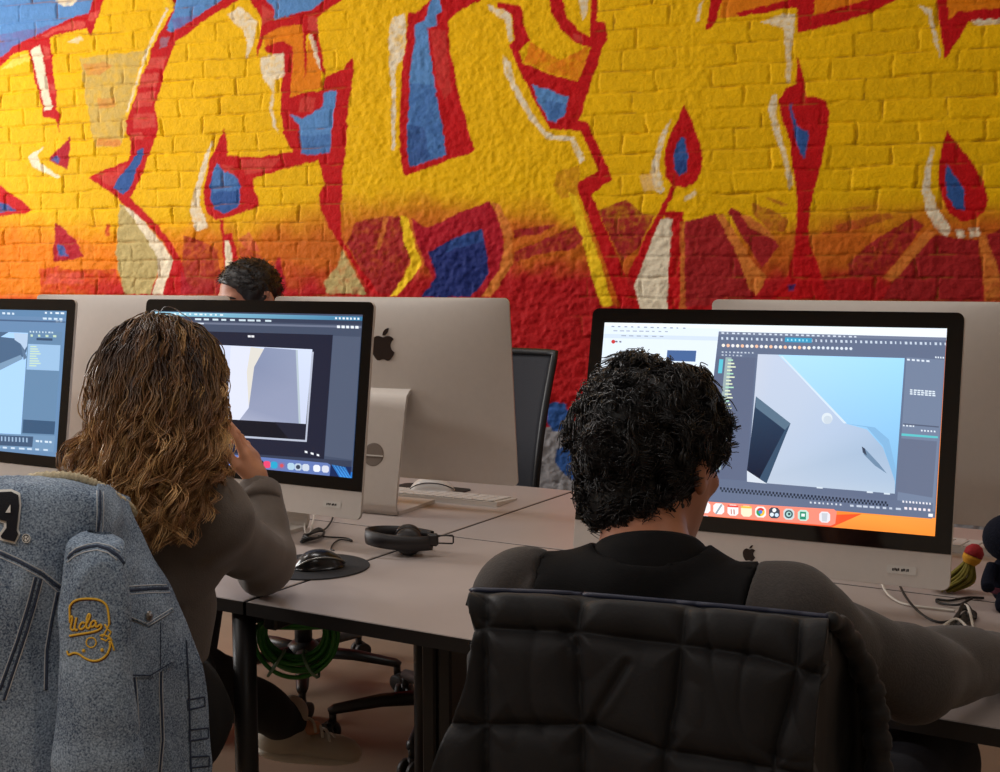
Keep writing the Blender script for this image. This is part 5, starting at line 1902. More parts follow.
def shoe(parent, an, toe, m, ms):
    d = unit((toe - an) * np.array([1, 1, 1]))
    up = unit(np.array([0, 0, 1.0]) - d * d[2])
    r = np.cross(d, up)
    R = np.stack([r, d, up], 1)
    q = lambda x, y, z: an + R @ np.array([x, y, z])
    f = s_union([s_ell(q(0, -.01, -.045), (.042, .055, .04), R), s_ell(q(0, .085, -.055), (.045, .085, .032), R), s_ell(q(0, .15, -.062), (.043, .05, .026), R), s_cap(q(0, -.01, -.02), q(0, .0, .02), .042, .044)], .03)
    f = s_cut(f, half(q(0, 0, -.078), up), .003) if False else f
    V, F = surface_nets(f, *bounds([q(0, -.06, -.05), q(0, .2, -.05), q(0, 0, .04)], .09), .006)
    o = mesh_obj('shoe', V, F, m, parent, True)
    sf = s_union([s_ell(q(0, .0, -.072), (.044, .062, .018), R), s_ell(q(0, .10, -.076), (.048, .10, .018), R)], .02)
    V, F = surface_nets(sf, *bounds([q(0, -.07, -.07), q(0, .21, -.07)], .07), .006)
    mesh_obj('sole', V, F, ms, o, True)
    mb = MB()
    for k in range(4):
        y = .052 + .020 * k
        z = .006 - .011 * k
        mb.tube(spline([q(-.03, y + .008, z - .018), q(-.012, y, z + .002), q(.012, y + .006, z + .002), q(.03, y + .01, z - .018)], 8), .0035, 6)
    mb.build('laces', ms, o, True)
    return o


# ------------------------------------------------------------ the woman
az = math.radians(-35)
fw_ = np.array([math.sin(az), math.cos(az), 0])
Rw = frame(unit(fw_ + np.array([0, 0, -.10])))
Jw = dict(frame=Rw, c7=P(150, 482, 1.95), shR=P(206, 518, 1.93), shL=P(86, 508, 1.95), elR=P(262, 561, 2.24), wrR=P(260, 490, 2.37), head=P(161, 388, 1.99))
Jw['chest'] = P(126, 560, 1.95)
pe = P(112, 640, 1.94)
Jw['pelvis'] = np.array([pe[0], pe[1], .60])
Jw['hR'] = frame(np.array([math.sin(math.radians(-42)), math.cos(math.radians(-42)), -.12]))
rt = Rw[:, 0]
Jw['elL'] = Jw['shL'] - rt * .11 + fw_ * .13 + np.array([0, 0, -.118])
Jw['wrL'] = Jw['elL'] + fw_ * .20 + rt * .05 + np.array([0, 0, .02])
Jw['wrL'][2] = .80
Jw['hipR'] = Jw['pelvis'] + rt * .085 + fw_ * .03
Jw['hipL'] = Jw['pelvis'] - rt * .085 + fw_ * .03
Jw['knR'] = np.array([-1.80, 1.81, .53])
Jw['anR'] = P(288, 722, 2.98)
Jw['toeR'] = Jw['anR'] + np.array([RT[0], RT[1], 0]) * .10 + np.array([FW[0], FW[1], 0]) * .05 + np.array([0, 0, -.025])
Jw['knL'] = np.array([-1.99, 1.68, .53])
Jw['anL'] = np.array([-2.12, 1.98, .12])
Jw['toeL'] = Jw['anL'] + np.array([-.07, .12, -.08])
tw_ = thing('person', 'person in a taupe sweatshirt raising one hand with an elbow on the desk', 'person', (Jw['pelvis'][0], Jw['pelvis'][1], 0))
hd = unit(np.array([0, 0, 1.0]) - RT * .30 + fw_ * .05)
hand_w = (Jw['wrR'] + hd * .004, hd, unit(-RT * .97 - UP * .28 + FW * .2), unit(-FW * .97 - RT * .2), dict(curl=(.10, .30, .55, .70), s=.84, thumb=(.35, .95, .30)))
hL = (Jw['wrL'] + fw_ * .012, fw_ + np.array([0, 0, -.15]), np.array([0, 0, -1.0]), rt, dict(curl=(.4, .45, .5, .55), s=.92))
skin_mesh(Jw, tw_, M_SKIN, [hand_w, hL], .92, .96)
top_w = s_union(person_solids(Jw, .90, .014, True, False, .013), .03)
hoodR = np.eye(3)
neckhole = s_cap(Jw['c7'] + np.array([0, 0, .045]), Jw['head'] - np.array([0, 0, .06]), .060, .07)
gw = folds(top_w, .017, 9.5, fine=.3)
gw = s_cut(gw, neckhole, .01)
gw = s_cut(gw, half(Jw['wrR'] - unit(Jw['wrR'] - Jw['elR']) * .004, -(Jw['wrR'] - Jw['elR'])) if False else (lambda Q: np.maximum(-((Q - Jw['wrR']) @ unit(Jw['wrR'] - Jw['elR'])), np.linalg.norm(Q - Jw['wrR'], axis=1) - .12)), .004)
gw = s_cut(gw, lambda Q: np.maximum(-((Q - Jw['wrL']) @ unit(Jw['wrL'] - Jw['elL'])), np.linalg.norm(Q - Jw['wrL'], axis=1) - .12), .004)
gw = s_cut(gw, lambda Q: Q[:, 2] - .70, .01)
V, F = surface_nets(gw, *bounds([Jw[k] for k in ('c7', 'shR', 'shL', 'elR', 'elL', 'wrR', 'wrL', 'chest', 'pelvis')], .2), .006)
sw_ = mesh_obj('sweatshirt', V, F, M_HOOD, tw_, True)
mb = MB()
cd_ = unit(Jw['wrR'] - Jw['elR'])
mb.tube([Jw['wrR'] - cd_ * .045, Jw['wrR'] - cd_ * .03, Jw['wrR'] - cd_ * .002, Jw['wrR'] + cd_ * .004], [.043, .043, .040, .034], 20)
mb.build('cuff', M_HOOD, sw_, True)
tr = s_union([s_ell(Jw['pelvis'] + np.array([0, 0, .02]), (.158, .125, .13), Rw), s_cap(Jw['hipR'], Jw['knR'], .088, .066), s_cap(Jw['knR'], Jw['anR'], .066, .050), s_cap(Jw['hipL'], Jw['knL'], .088, .066), s_cap(Jw['knL'], Jw['anL'], .068, .062)], .03)
V, F = surface_nets(folds(tr, .010, 10.0), *bounds([Jw[k] for k in ('pelvis', 'knR', 'knL', 'anR', 'anL')], .2), .009)
mesh_obj('trousers', V, F, M_TRS, tw_, True)
shoe(tw_, Jw['anR'], Jw['toeR'], M_SHOE, M_SOLE)
shoe(tw_, Jw['anL'], Jw['toeL'], M_SHOE, M_SOLE)

# her hair: locks that slide over the head, then fall in waves
def scalp_roots(c, R, s, n, rg, low_back=-.9):
    out, nrm = [], []
    while len(out) < n:
        u = rg.normal(size=3)
        u /= np.linalg.norm(u)
        x, y, z = u
        zmin = np.interp(y, [-1, -.45, 0, .35, .6, .8], [low_back, low_back + .12, -.32, .05, .35, .62])
        if z < zmin or y > .82:
            continue
        p = np.array([0, -.004, .018]) * s + u * np.array([.077, .098, .088]) * s
        out.append(c + R @ p)
        nrm.append(R @ unit(u / np.array([.077, .098, .088])))
    return np.array(out), np.array(nrm)


hr = np.random.default_rng(4)
NG = 520
rootp, rootn = scalp_roots(Jw['head'], Jw['hR'], .96, NG, hr, -.75)
headf = s_ell(Jw['head'] + Jw['hR'] @ np.array([0, -.004, .012]), (.077, .097, .092), Jw['hR'])
loc = (rootp - Jw['head']) @ Jw['hR']
side = np.clip(loc[:, 0] / .04 + hr.normal(0, .012, NG) / .04 + hr.normal(0, .8, NG) * (loc[:, 1] < .01), -1, 1)
back = -Jw['hR'][:, 1]
lat = Jw['hR'][:, 0]
d0 = rootn * .22 + lat[None] * (side * .50)[:, None] + back[None] * .40 + np.array([0, 0, -.25])
d0 /= np.linalg.norm(d0, axis=1, keepdims=True)
KS, st = 30, None
Lh = np.clip(rootp[:, 2] - (.915 + hr.random(NG) * .09), .10, .5) * (1.07) + .03
short = hr.random(NG) < .30
Lh[short] *= .62 + .2 * hr.random(short.sum())
Lh *= 1 - .22 * np.clip(np.abs(loc[:, 0]) / .07, 0, 1) ** 2
lay = .002 + .017 * hr.random(NG) ** 1.2
p, d = rootp.copy(), d0.copy()
path = [p.copy()]
for k in range(KS - 1):
    h = (Lh / (KS - 1))[:, None]
    tfrac = k / KS
    d = d + np.array([0, 0, -1.0]) * .30 + back * .10 * (tfrac < .8) - lat[None] * (.05 * np.sign(loc[:, 0]) * (tfrac > .3))[:, None]
    d /= np.linalg.norm(d, axis=1, keepdims=True)
    p = p + d * h
    lift = lay * (0.5 + .5 * min(1, k / 8))
    for i in range(1):
        v = headf(p) - lift
        m_ = v < 0
        p2 = push_out(p[m_].copy(), headf, 0.0) if False else None
    q = p.copy()
    v = headf(q)
    e = .002
    kk = np.where(v < lift)[0]
    if len(kk):
        g = np.stack([headf(q[kk] + np.eye(3)[i] * e) - headf(q[kk] - np.eye(3)[i] * e) for i in range(3)], 1)
        g /= np.linalg.norm(g, axis=1, keepdims=True)
        q[kk] += g * (lift[kk] - v[kk])[:, None] * .8
    q = push_out(q, top_w, .012)
    xl = (q - Jw['head']) @ lat
    lim = np.where(xl > 0, .084 + lay * .8 - .008 * min(1, k / 20), .090 + lay * 1.0 + .022 * min(1, k / 14))
    xn = np.where(np.abs(xl) > lim, np.sign(xl) * (lim + .25 * (np.abs(xl) - lim)), xl)
    q = q + lat[None] * (xn - xl)[:, None]
    d = q - path[-1]
    d /= np.linalg.norm(d, axis=1, keepdims=True) + 1e-9
    p = q
    path.append(p.copy())
G = np.stack(path, 1)
T = np.gradient(G, axis=1)
T /= np.linalg.norm(T, axis=2, keepdims=True) + 1e-9
out_ = G - Jw['head'][None, None]
out_[:, :, 2] *= .2
sidev = np.cross(T, out_)
sidev /= np.linalg.norm(sidev, axis=2, keepdims=True) + 1e-9
outv = np.cross(sidev, T)
s_ = np.linspace(0, 1, KS)[None] * Lh[:, None]
ph = hr.random(NG) * 2 * PI
wl = .062 + .036 * hr.random(NG)
ampl = np.clip((s_ - .05) / .16, 0, 1) * (.0065 + .0115 * hr.random(NG))[:, None]
ang_ = 2 * PI * s_ / wl[:, None] + ph[:, None]
G = G + sidev * (ampl * np.sin(ang_))[..., None] + outv * (ampl * .75 * np.cos(ang_) + ampl * .5)[..., None]
NC = 12
tone0 = np.clip(hr.normal(.42, .34, NG), 0, 1)
paths, cols, rads = [], [], []
dark, mid, lite = [np.array(lin(c)[:3]) for c in ((58, 36, 24), (146, 100, 60), (236, 190, 128))]
for c in range(NC):
    off = hr.normal(0, 1, (NG, 1, 3)) * .0036 * np.linspace(1.15, .65, KS)[None, :, None]
    wig = .0022 * np.sin(s_ * 2 * PI / .045 + hr.random((NG, 1)) * 6)
    pp = G + off + sidev * wig[..., None]
    pp = push_out(pp.reshape(-1, 3), headf, .0035).reshape(NG, KS, 3)
    paths.append(pp)
    tone = np.clip(tone0 + hr.normal(0, .12, NG), 0, 1)
    a = np.clip(np.linspace(0, 1, KS)[None] * 1.9 - .25, 0, 1)
    cc = dark * (1 - a[..., None]) + mid * a[..., None]
    b = (np.clip(np.linspace(0, 1, KS)[None] * 1.7 - .3, 0, 1) * (tone[:, None] ** 1.5))[..., None]
    cc = cc * (1 - b) + lite * b
    cols.append(cc * (.75 + .5 * hr.random((NG, 1, 1))))
    rads.append(.00075 + .0007 * hr.random(NG))
wh = strands('hair', np.concatenate(paths), np.concatenate(rads), np.concatenate(cols), M_HAIRW, tw_)
# scalp cover below the locks
hf = s_cut(s_ell(Jw['head'] + Jw['hR'] @ np.array([0, -.006, .017]), (.079, .100, .0905), Jw['hR']),
           s_ell(Jw['head'] + Jw['hR'] @ np.array([0, .12, -.05]), (.10, .10, .12), Jw['hR']), .01)
V, F = surface_nets(hf, *bounds([Jw['head']], .13), .006)
mesh_obj('scalp_hair', V, F, mat('dark_brown_hair', (40, 27, 20), .6), wh, True)

# ------------------------------------------------------------ the man in black
fm_ = unit(np.array([-.10, .99, 0]))
Rm_ = frame(unit(fm_ + np.array([0, 0, -.30])))
Jm = dict(frame=Rm_, c7=P(650, 592, 1.485), shR=P(792, 624, 1.40), shL=P(530, 604, 1.51), elR=P(905, 675, 1.50), wrR=P(1004, 661, 1.74), head=P(651, 453, 1.57))
Jm['chest'] = P(655, 700, 1.485)
Jm['pelvis'] = np.array([-.50, 1.385, .58])
Jm['hR'] = frame(np.array([.16, .98, -.16]))
rm = unit(np.array([Rm_[0, 0], Rm_[1, 0], 0]))
Jm['elL'] = Jm['shL'] - rm * .05 + fm_ * .10 + np.array([0, 0, -.20])
Jm['wrL'] = P(774, 712, 1.52)
Jm['hipR'] = Jm['pelvis'] + rm * .09 + fm_ * .04 - np.array([0, 0, .01])
Jm['hipL'] = Jm['pelvis'] - rm * .09 + fm_ * .04 - np.array([0, 0, .01])
Jm['knR'] = P(931, 757, 1.74)
Jm['knL'] = np.array([-.72, 1.68, .56])
Jm['anR'] = Jm['knR'] + np.array([.02, .06, -.46])
Jm['anL'] = np.array([-.74, 1.76, .11])
Jm['toeR'] = Jm['anR'] + np.array([.02, .14, -.07])
Jm['toeL'] = Jm['anL'] + np.array([-.02, .14, -.07])
tm_ = thing('person', 'person in a black sweatshirt with charcoal sleeves, a forearm resting on the desk', 'person', (Jm['pelvis'][0], Jm['pelvis'][1], 0))
hdm = unit(np.array([.30, .93, .05]))
hand_m = (Jm['wrR'] + hdm * .01, hdm, np.array([0, 0, -1.0]), unit(np.array([-.95, .25, .0])), dict(curl=(.16, .2, .22, .26), s=1.0, thumb=(.7, .75, .0)))
hand_m2 = (Jm['wrL'], unit(RT * .86 - UP * .30 + FW * .3), unit(-UP * .9 - RT * .2), unit(FW * .9 + UP * .2), dict(curl=(.75, .8, .85, .9), s=.86))
skin_mesh(Jm, tm_, M_SKIN2, [hand_m, hand_m2], 1.02, 1.0)
top_m = s_union(person_solids(Jm, 1.02, .016, True, False, .009) + [s_cap(Jm['elR'], Jm['wrR'], .051, .036)], .03)
gm = folds(top_m, .010, 7.0, fine=.3)
nk = s_cap(Jm['c7'] + np.array([0, 0, .060]), Jm['head'] - np.array([0, 0, .05]), .064, .07)
gm = s_cut(gm, nk, .008)
gm = s_cut(gm, lambda Q: np.maximum(-((Q - Jm['wrR']) @ unit(Jm['wrR'] - Jm['elR'])), np.linalg.norm(Q - Jm['wrR'], axis=1) - .13), .004)
gm = s_cut(gm, lambda Q: np.maximum(-((Q - Jm['wrL']) @ unit(Jm['wrL'] - Jm['elL'])), np.linalg.norm(Q - Jm['wrL'], axis=1) - .13), .004)
gm = s_cut(gm, lambda Q: Q[:, 2] - .53, .01)


bb = bounds([Jm[k] for k in ('c7', 'shR', 'shL', 'elR', 'elL', 'wrR', 'wrL', 'chest', 'pelvis')], .2)
ra_ = lambda Q: (Q - (Jm['shR'] * .72 + Jm['c7'] * .28)) @ unit(unit(Jm['shR'] - Jm['shL']) * .9 - UP * .15)
rb_ = lambda Q: (Q - (Jm['shL'] * .80 + Jm['c7'] * .20)) @ unit(unit(Jm['shL'] - Jm['shR']) * .9 - UP * .15)
V, F = surface_nets(lambda Q: np.maximum(gm(Q), np.maximum(ra_(Q), rb_(Q))), *bb, .0065)
o = mesh_obj('sweatshirt', V, F, M_BLKSH, tm_, True)
for q_ in (ra_, rb_):
    V, F = surface_nets(lambda Q: np.maximum(gm(Q), -q_(Q)), *bb, .0065)
    mesh_obj('sleeve', V, F, M_CHAR, o, True)
# ribbed collar
ca = unit(Jm['head'] - Jm['c7'] + fm_ * -.02)
cc = Jm['c7'] + ca * .040
e1 = unit(np.cross(ca, [0, 1, 0]))
e2 = np.cross(ca, e1)
mb = MB()
rg_ = []
for q in np.linspace(0, 2 * PI, 40, endpoint=False):
    r0 = .067
    rg_.append([cc + (e1 * math.cos(q) + e2 * math.sin(q)) * (r0 + a) + ca * b for a, b in ((.006, -.040), (.008, -.006), (.0, .012), (-.005, .017), (-.009, .012), (-.006, -.030))])
mb.grid(rg_, closed_u=True)
mb.build('ribbed_collar', M_BLKSH, o, True)
# seam piping on the sleeve
tr = s_union([s_ell(Jm['pelvis'], (.175, .14, .12), frame(fm_)), s_cap(Jm['hipR'], Jm['knR'], .088, .058), s_cap(Jm['knR'], Jm['anR'], .058, .055), s_cap(Jm['hipL'], Jm['knL'], .088, .064), s_cap(Jm['knL'], Jm['anL'], .066, .06)], .03)
V, F = surface_nets(folds(tr, .005, 10.0), *bounds([Jm[k] for k in ('pelvis', 'knR', 'knL', 'anR', 'anL')], .2), .008)
mesh_obj('trousers', V, F, M_DNM, tm_, True)
shoe(tm_, Jm['anR'], Jm['toeR'], M_SHOE, M_SOLE)
shoe(tm_, Jm['anL'], Jm['toeL'], M_SHOE, M_SOLE)
# curls
hr = np.random.default_rng(8)
NM, KM = 6800, 16
rp, rn = scalp_roots(Jm['head'], Jm['hR'], 1.0, NM, hr, -.93)
un = hr.normal(size=(1500, 3))
un /= np.linalg.norm(un, axis=1, keepdims=True)
un = un[(un[:, 1] < -.05) & (un[:, 2] < .5) & (un[:, 2] > -.62)]
rp = np.concatenate([rp, Jm['head'] + (np.array([0, -.030, -.056]) + un * np.array([.061, .066, .055])) @ Jm['hR'].T])
rn = np.concatenate([rn, un @ Jm['hR'].T])
NM = len(rp)
locm = (rp - Jm['head']) @ Jm['hR']
NCl = 520
cen = rp[hr.integers(0, NM, NCl)]
cid = np.array([np.argmin(((cen - q) ** 2).sum(1)) for q in rp])
cph, cr_, ctw = hr.random(NCl) * 2 * PI, .0035 + .0045 * hr.random(NCl), np.where(hr.random(NCl) < .5, -1, 1) * (1.1 + .9 * hr.random(NCl))
cdir = hr.normal(size=(NCl, 3)) * .5
down = np.array([0, 0, -1.0]) - rn * (rn @ np.array([0, 0, -1.0]))[:, None]
nape = np.clip((-.05 - locm[:, 2]) / .06, 0, 1)
d = rn * (.44 - .28 * nape)[:, None] + down * .85 + cdir[cid] * 1.3 + hr.normal(size=(NM, 3)) * .06
d /= np.linalg.norm(d, axis=1, keepdims=True)
Lm = (.034 + .017 * hr.random(NM)) * (1 - .55 * np.clip((-.01 - locm[:, 2]) / .05, 0, 1))
s1 = np.linspace(0, 1, KM)[None]
hdm_ = s_ell(Jm['head'] + Jm['hR'] @ np.array([0, -.004, .018]), (.077, .098, .088), Jm['hR'])
bend = down * .5 - rn * .75
base = rp[:, None] + d[:, None] * (s1 * Lm[:, None])[..., None] + bend[:, None] * ((s1 ** 2) * Lm[:, None] * .55)[..., None]
a1 = np.cross(d, rn)
a1 /= np.linalg.norm(a1, axis=1, keepdims=True) + 1e-9
a2 = np.cross(d, a1)
an = cph[cid][:, None] + ctw[cid][:, None] * 2 * PI * s1 + hr.normal(0, .16, (NM, 1))
rr = cr_[cid][:, None] * np.clip(s1 * 2.2, 0, 1) * 1.25
base = base + a1[:, None] * (rr * np.cos(an))[..., None] + a2[:, None] * (rr * np.sin(an))[..., None]
base = push_out(base.reshape(-1, 3), hdm_, .002).reshape(NM, KM, 3)
cb = np.array(lin((23, 20, 21))[:3]) * (.7 + .7 * hr.random((NM, 1, 1))) * np.ones((1, KM, 1))
mh = strands('hair', base, .0007 + .0006 * hr.random(NM), cb, M_HAIRM, tm_, .5)
hf = s_cut(s_ell(Jm['head'] + Jm['hR'] @ np.array([0, -.008, .016]), (.0855, .1035, .0945), Jm['hR']), s_ell(Jm['head'] + Jm['hR'] @ np.array([0, .115, -.055]), (.12, .115, .115), Jm['hR']), .01)
hf = s_union([hf, s_ell(Jm['head'] + Jm['hR'] @ np.array([0, -.034, -.060]), (.062, .064, .054), Jm['hR'])], .02)
hf = s_cut(hf, lambda Q: ((Q - Jm['head']) @ Jm['hR'][:, 2]) + .098, .008)
V, F = surface_nets(folds(hf, .008, 60), *bounds([Jm['head']], .13), .005)
mesh_obj('hair_mass', V, F, mat('black_hair', (16, 14, 15), .6), mh, True)

# ------------------------------------------------------------ the person behind the silver monitors
ft = unit(np.array([-.12, -.99, 0]))
Rt_ = frame(unit(ft + np.array([0, 0, -.06])))
H3 = P(250, 297, 3.90)
Jt = dict(frame=Rt_, head=H3, c7=H3 + np.array([.0, .085, -.17]))
Jt['hR'] = frame(unit(ft + np.array([-.18, 0, -.30])))
rt3 = unit(np.array([Rt_[0, 0], Rt_[1, 0], 0]))
Jt['shR'] = Jt['c7'] + rt3 * .165 + np.array([0, 0, -.035])
Jt['shL'] = Jt['c7'] - rt3 * .165 + np.array([0, 0, -.035])
Jt['chest'] = Jt['c7'] + np.array([0, .0, -.20])
Jt['pelvis'] = np.array([Jt['c7'][0] + .06, Jt['c7'][1] + .03, .585])
for s, q in (('R', 1), ('L', -1)):
    Jt['el' + s] = Jt['sh' + s] + rt3 * q * .05 + ft * .08 + np.array([0, 0, -.24])
    Jt['wr' + s] = Jt['el' + s] + ft * .20 - rt3 * q * .05
    Jt['wr' + s][2] = .815
    Jt['hip' + s] = Jt['pelvis'] + rt3 * q * .09
    Jt['kn' + s] = Jt['hip' + s] + ft * .40 + np.array([0, 0, .0])
    Jt['an' + s] = Jt['kn' + s] + ft * .12 + rt3 * q * .03 + np.array([0, 0, -.45])
    Jt['toe' + s] = Jt['an' + s] + ft * .13 + np.array([0, 0, -.07])
tt_ = thing('person', 'person sitting behind the silver monitors, only the top of the head showing', 'person', (Jt['pelvis'][0], Jt['pelvis'][1], 0))
h3 = [(Jt['wr' + s] + ft * .01, ft + np.array([0, 0, -.1]), np.array([0, 0, -1.0]), -rt3 * q, dict(curl=(.45, .5, .5, .55))) for s, q in (('R', 1), ('L', -1))]
skin_mesh(Jt, tt_, M_SKIN3, h3, 1.0, 1.0)
gt = folds(s_union(person_solids(Jt, 1.0, .014, True, False), .035), .008, 9)
gt = s_cut(gt, s_cap(Jt['c7'] + np.array([0, 0, .05]), Jt['head'], .06, .07), .01)
for s in 'LR':
    gt = s_cut(gt, (lambda w, dd: (lambda Q: np.maximum(-((Q - w) @ dd), np.linalg.norm(Q - w, axis=1) - .12)))(Jt['wr' + s], unit(Jt['wr' + s] - Jt['el' + s])), .004)
gt = s_cut(gt, lambda Q: Q[:, 2] - .54, .01)
V, F = surface_nets(gt, *bounds([Jt[k] for k in ('c7', 'shR', 'shL', 'elR', 'elL', 'wrR', 'wrL', 'chest', 'pelvis')], .17), .010)
mesh_obj('shirt', V, F, M_CHAR, tt_, True)
tr = s_union([s_ell(Jt['pelvis'], (.17, .13, .11), Rt_)] + [s_cap(Jt['hip' + s], Jt['kn' + s], .086, .064) for s in 'LR'] + [s_cap(Jt['kn' + s], Jt['an' + s], .064, .058) for s in 'LR'], .03)
V, F = surface_nets(tr, *bounds([Jt[k] for k in ('pelvis', 'knR', 'knL', 'anR', 'anL')], .18), .012)
mesh_obj('trousers', V, F, M_DNM, tt_, True)
for s in 'LR':
    shoe(tt_, Jt['an' + s], Jt['toe' + s], M_SHOE, M_SOLE)
hf = s_cut(s_ell(H3 + Jt['hR'] @ np.array([0, -.008, .024]), (.086, .104, .094), Jt['hR']), s_ell(H3 + Jt['hR'] @ np.array([.022, .128, -.022]), (.118, .10, .105), Jt['hR']), .008)
hf = s_cut(hf, lambda Q: ((Q - H3) @ Jt['hR'][:, 2]) + .055, .01)
V, F = surface_nets(folds(hf, .008, 40), *bounds([H3], .13), .005)
h3o = mesh_obj('hair', V, F, mat('short_dark_hair', (26, 20, 20), .5), tt_, True)
hr = np.random.default_rng(3)
rp, rn = scalp_roots(H3, Jt['hR'], 1.10, 900, hr, -.6)
keep = np.linalg.norm((rp - H3 - Jt['hR'] @ np.array([.022, .128, -.022])) @ Jt['hR'] / np.array([.118, .10, .105]), axis=1) > 1.08
rp, rn = rp[keep], rn[keep]
dn = np.array([0, 0, -1.0]) - rn * (rn @ np.array([0, 0, -1.0]))[:, None]
fwd3 = Jt['hR'][:, 1] - rn * (rn @ Jt['hR'][:, 1])[:, None]
pp = rp[:, None] + rn[:, None] * (np.linspace(0, 1, 7) * .005)[None, :, None] + (fwd3 * .5 + dn * .2 + hr.normal(0, .25, rn.shape))[:, None] * (np.linspace(0, 1, 7) ** 1.3 * .016)[None, :, None]
strands('loose_hair', pp, .0011 * np.ones(len(pp)), np.array(lin((24, 19, 19))[:3]) * np.ones((len(pp), 7, 1)), M_HAIRM, h3o)
mb = MB()
for sx in (-1, 1):
    mb.tube(spline([H3 + Jt['hR'] @ np.array([sx * .014, .094, .020]), H3 + Jt['hR'] @ np.array([sx * .034, .093, .027]), H3 + Jt['hR'] @ np.array([sx * .052, .080, .020])], 8), [.003, .004, .0045, .0045, .004, .0035, .003, .002], 6)
mb.build('eyebrows', mat('brow_hair', (30, 22, 20), .8), tt_, True)
# ============================================================ jackets on the chair backs
def net(rows):
    return [[P(*c) for c in r] for r in rows]


def denim(name):
    m = bpy.data.materials.new(name)
    m.use_nodes = True
    N, L = m.node_tree.nodes, m.node_tree.links
    b = N['Principled BSDF']
    b.inputs['Roughness'].default_value = .9
    tc = N.new('ShaderNodeTexCoord')
    n1 = N.new('ShaderNodeTexNoise')
    n1.inputs['Scale'].default_value = 420
    n1.inputs['Detail'].default_value = 3
    n2 = N.new('ShaderNodeTexNoise')
    n2.inputs['Scale'].default_value = 14
    n2.inputs['Detail'].default_value = 4
    for n in (n1, n2):
        L.new(tc.outputs['Object'], n.inputs['Vector'])
    r = N.new('ShaderNodeValToRGB')
    r.color_ramp.elements[0].position = .36
    r.color_ramp.elements[0].color = lin((58, 78, 106))
    r.color_ramp.elements[1].position = .66
    r.color_ramp.elements[1].color = lin((180, 200, 220))
    mx = N.new('ShaderNodeMath')
    mx.operation = 'MULTIPLY_ADD'
    mx.inputs[1].default_value = .28
    L.new(n2.outputs['Fac'], mx.inputs[0])
    ad = N.new('ShaderNodeMath')
    ad.operation = 'MULTIPLY'
    ad.inputs[1].default_value = .74
    L.new(n1.outputs['Fac'], ad.inputs[0])
    L.new(ad.outputs[0], mx.inputs[2])
    L.new(mx.outputs[0], r.inputs['Fac'])
    L.new(r.outputs['Color'], b.inputs['Base Color'])
    bp = N.new('ShaderNodeBump')
    bp.inputs['Strength'].default_value = .5
    bp.inputs['Distance'].default_value = .001
    L.new(n1.outputs['Fac'], bp.inputs['Height'])
    L.new(bp.outputs['Normal'], b.inputs['Normal'])
    return m


M_DEN = denim('washed_denim')
M_SEAMD = mat('dark_seam', (58, 70, 92), .9, var=.5, vscale=260)
M_THREAD = mat('pale_thread', (208, 212, 216), .8)
M_FLEECE = mat('cream_fleece', (206, 192, 160), .95, var=.1, vscale=200, bump=.9, bscale=300)
M_BPATCH = mat('navy_felt', (20, 21, 30), .9, bump=.4, bscale=500)
M_WPATCH = mat('white_chenille', (242, 242, 238), .85)
M_GOLD = mat('gold_thread', (255, 204, 66), .6)
M_STSHADOW = mat('painted_stitch_shadow', (110, 62, 30), .8)  # brown for the painted shadow below the gold stitches


def cloth_noise(G, amp, freq, seed=0):
    N = grid_normals(G)
    q = G.reshape(-1, 3)
    w = n3(q * freq * .6 + seed) * 2
    a = n3(q * freq * np.array([1.3, 1.3, .6]) + w[:, None] + seed)
    b = n3(q * freq * 2.5 + seed + 9)
    h = amp * ((1 - np.abs(2 * a - 1)) ** 2 - .4) + amp * .4 * (b - .5)
    return G + N * h.reshape(G.shape[:2])[..., None]


jk = thing('denim_jacket', 'washed blue denim jacket with fleece collar and varsity patches hung on a chair', 'jacket', (CWm[0], CWm[1], 0))
G = surf(net([[(-80, 487, 1.75), (0, 484, 1.74), (60, 484, 1.74), (108, 490, 1.75)],
              [(-80, 483, 1.68), (0, 480, 1.67), (60, 480.5, 1.67), (103, 488, 1.68)],
              [(-80, 497, 1.635), (0, 494, 1.625), (60, 497, 1.63), (100, 504, 1.645)],
              [(-80, 570, 1.615), (0, 566, 1.60), (52, 564, 1.61), (98, 552, 1.645)],
              [(-80, 660, 1.61), (0, 655, 1.60), (45, 652, 1.62), (92, 640, 1.66)],
              [(-80, 800, 1.62), (0, 800, 1.61), (45, 800, 1.62), (95, 800, 1.66)]]), 70, 70)
G = cloth_noise(G, .010, 8, 3)
fl_ = (grid_normals(G)[35, 35] @ FW) > 0
o_back = thick_sheet('back_panel', G, .006, M_DEN, jk, flip=fl_)
G = surf(net([[(96, 486, 1.69), (112, 490, 1.73), (128, 500, 1.78)],
              [(97, 500, 1.648), (116, 508, 1.70), (134, 522, 1.76)],
              [(98, 548, 1.642), (126, 548, 1.70), (150, 550, 1.77)],
              [(104, 600, 1.65), (140, 594, 1.705), (173, 594, 1.78)],
              [(110, 660, 1.655), (150, 655, 1.71), (197, 654, 1.79)],
              [(112, 720, 1.66), (155, 718, 1.72), (208, 708, 1.80)],
              [(114, 805, 1.66), (158, 805, 1.72), (212, 805, 1.80)]]), 80, 50)
G = cloth_noise(G, .008, 11, 7)
fl_ = (grid_normals(G)[40, 25] @ FW) > 0
o_front = thick_sheet('front_panel', G, .006, M_DEN, jk, flip=fl_)
rings = [(100, 533, 12, 1.625), (99, 538, 24, 1.615), (97, 548, 30, 1.603), (95, 580, 31.5, 1.59), (94.5, 620, 33, 1.582), (94, 660, 36, 1.578), (95, 700, 39, 1.578), (97, 740, 42, 1.58), (100, 810, 43, 1.582)]
cs = spline([list(P(a, b, c)) + [h * c / F_PX] for a, b, h, c in rings], 90)
G = []
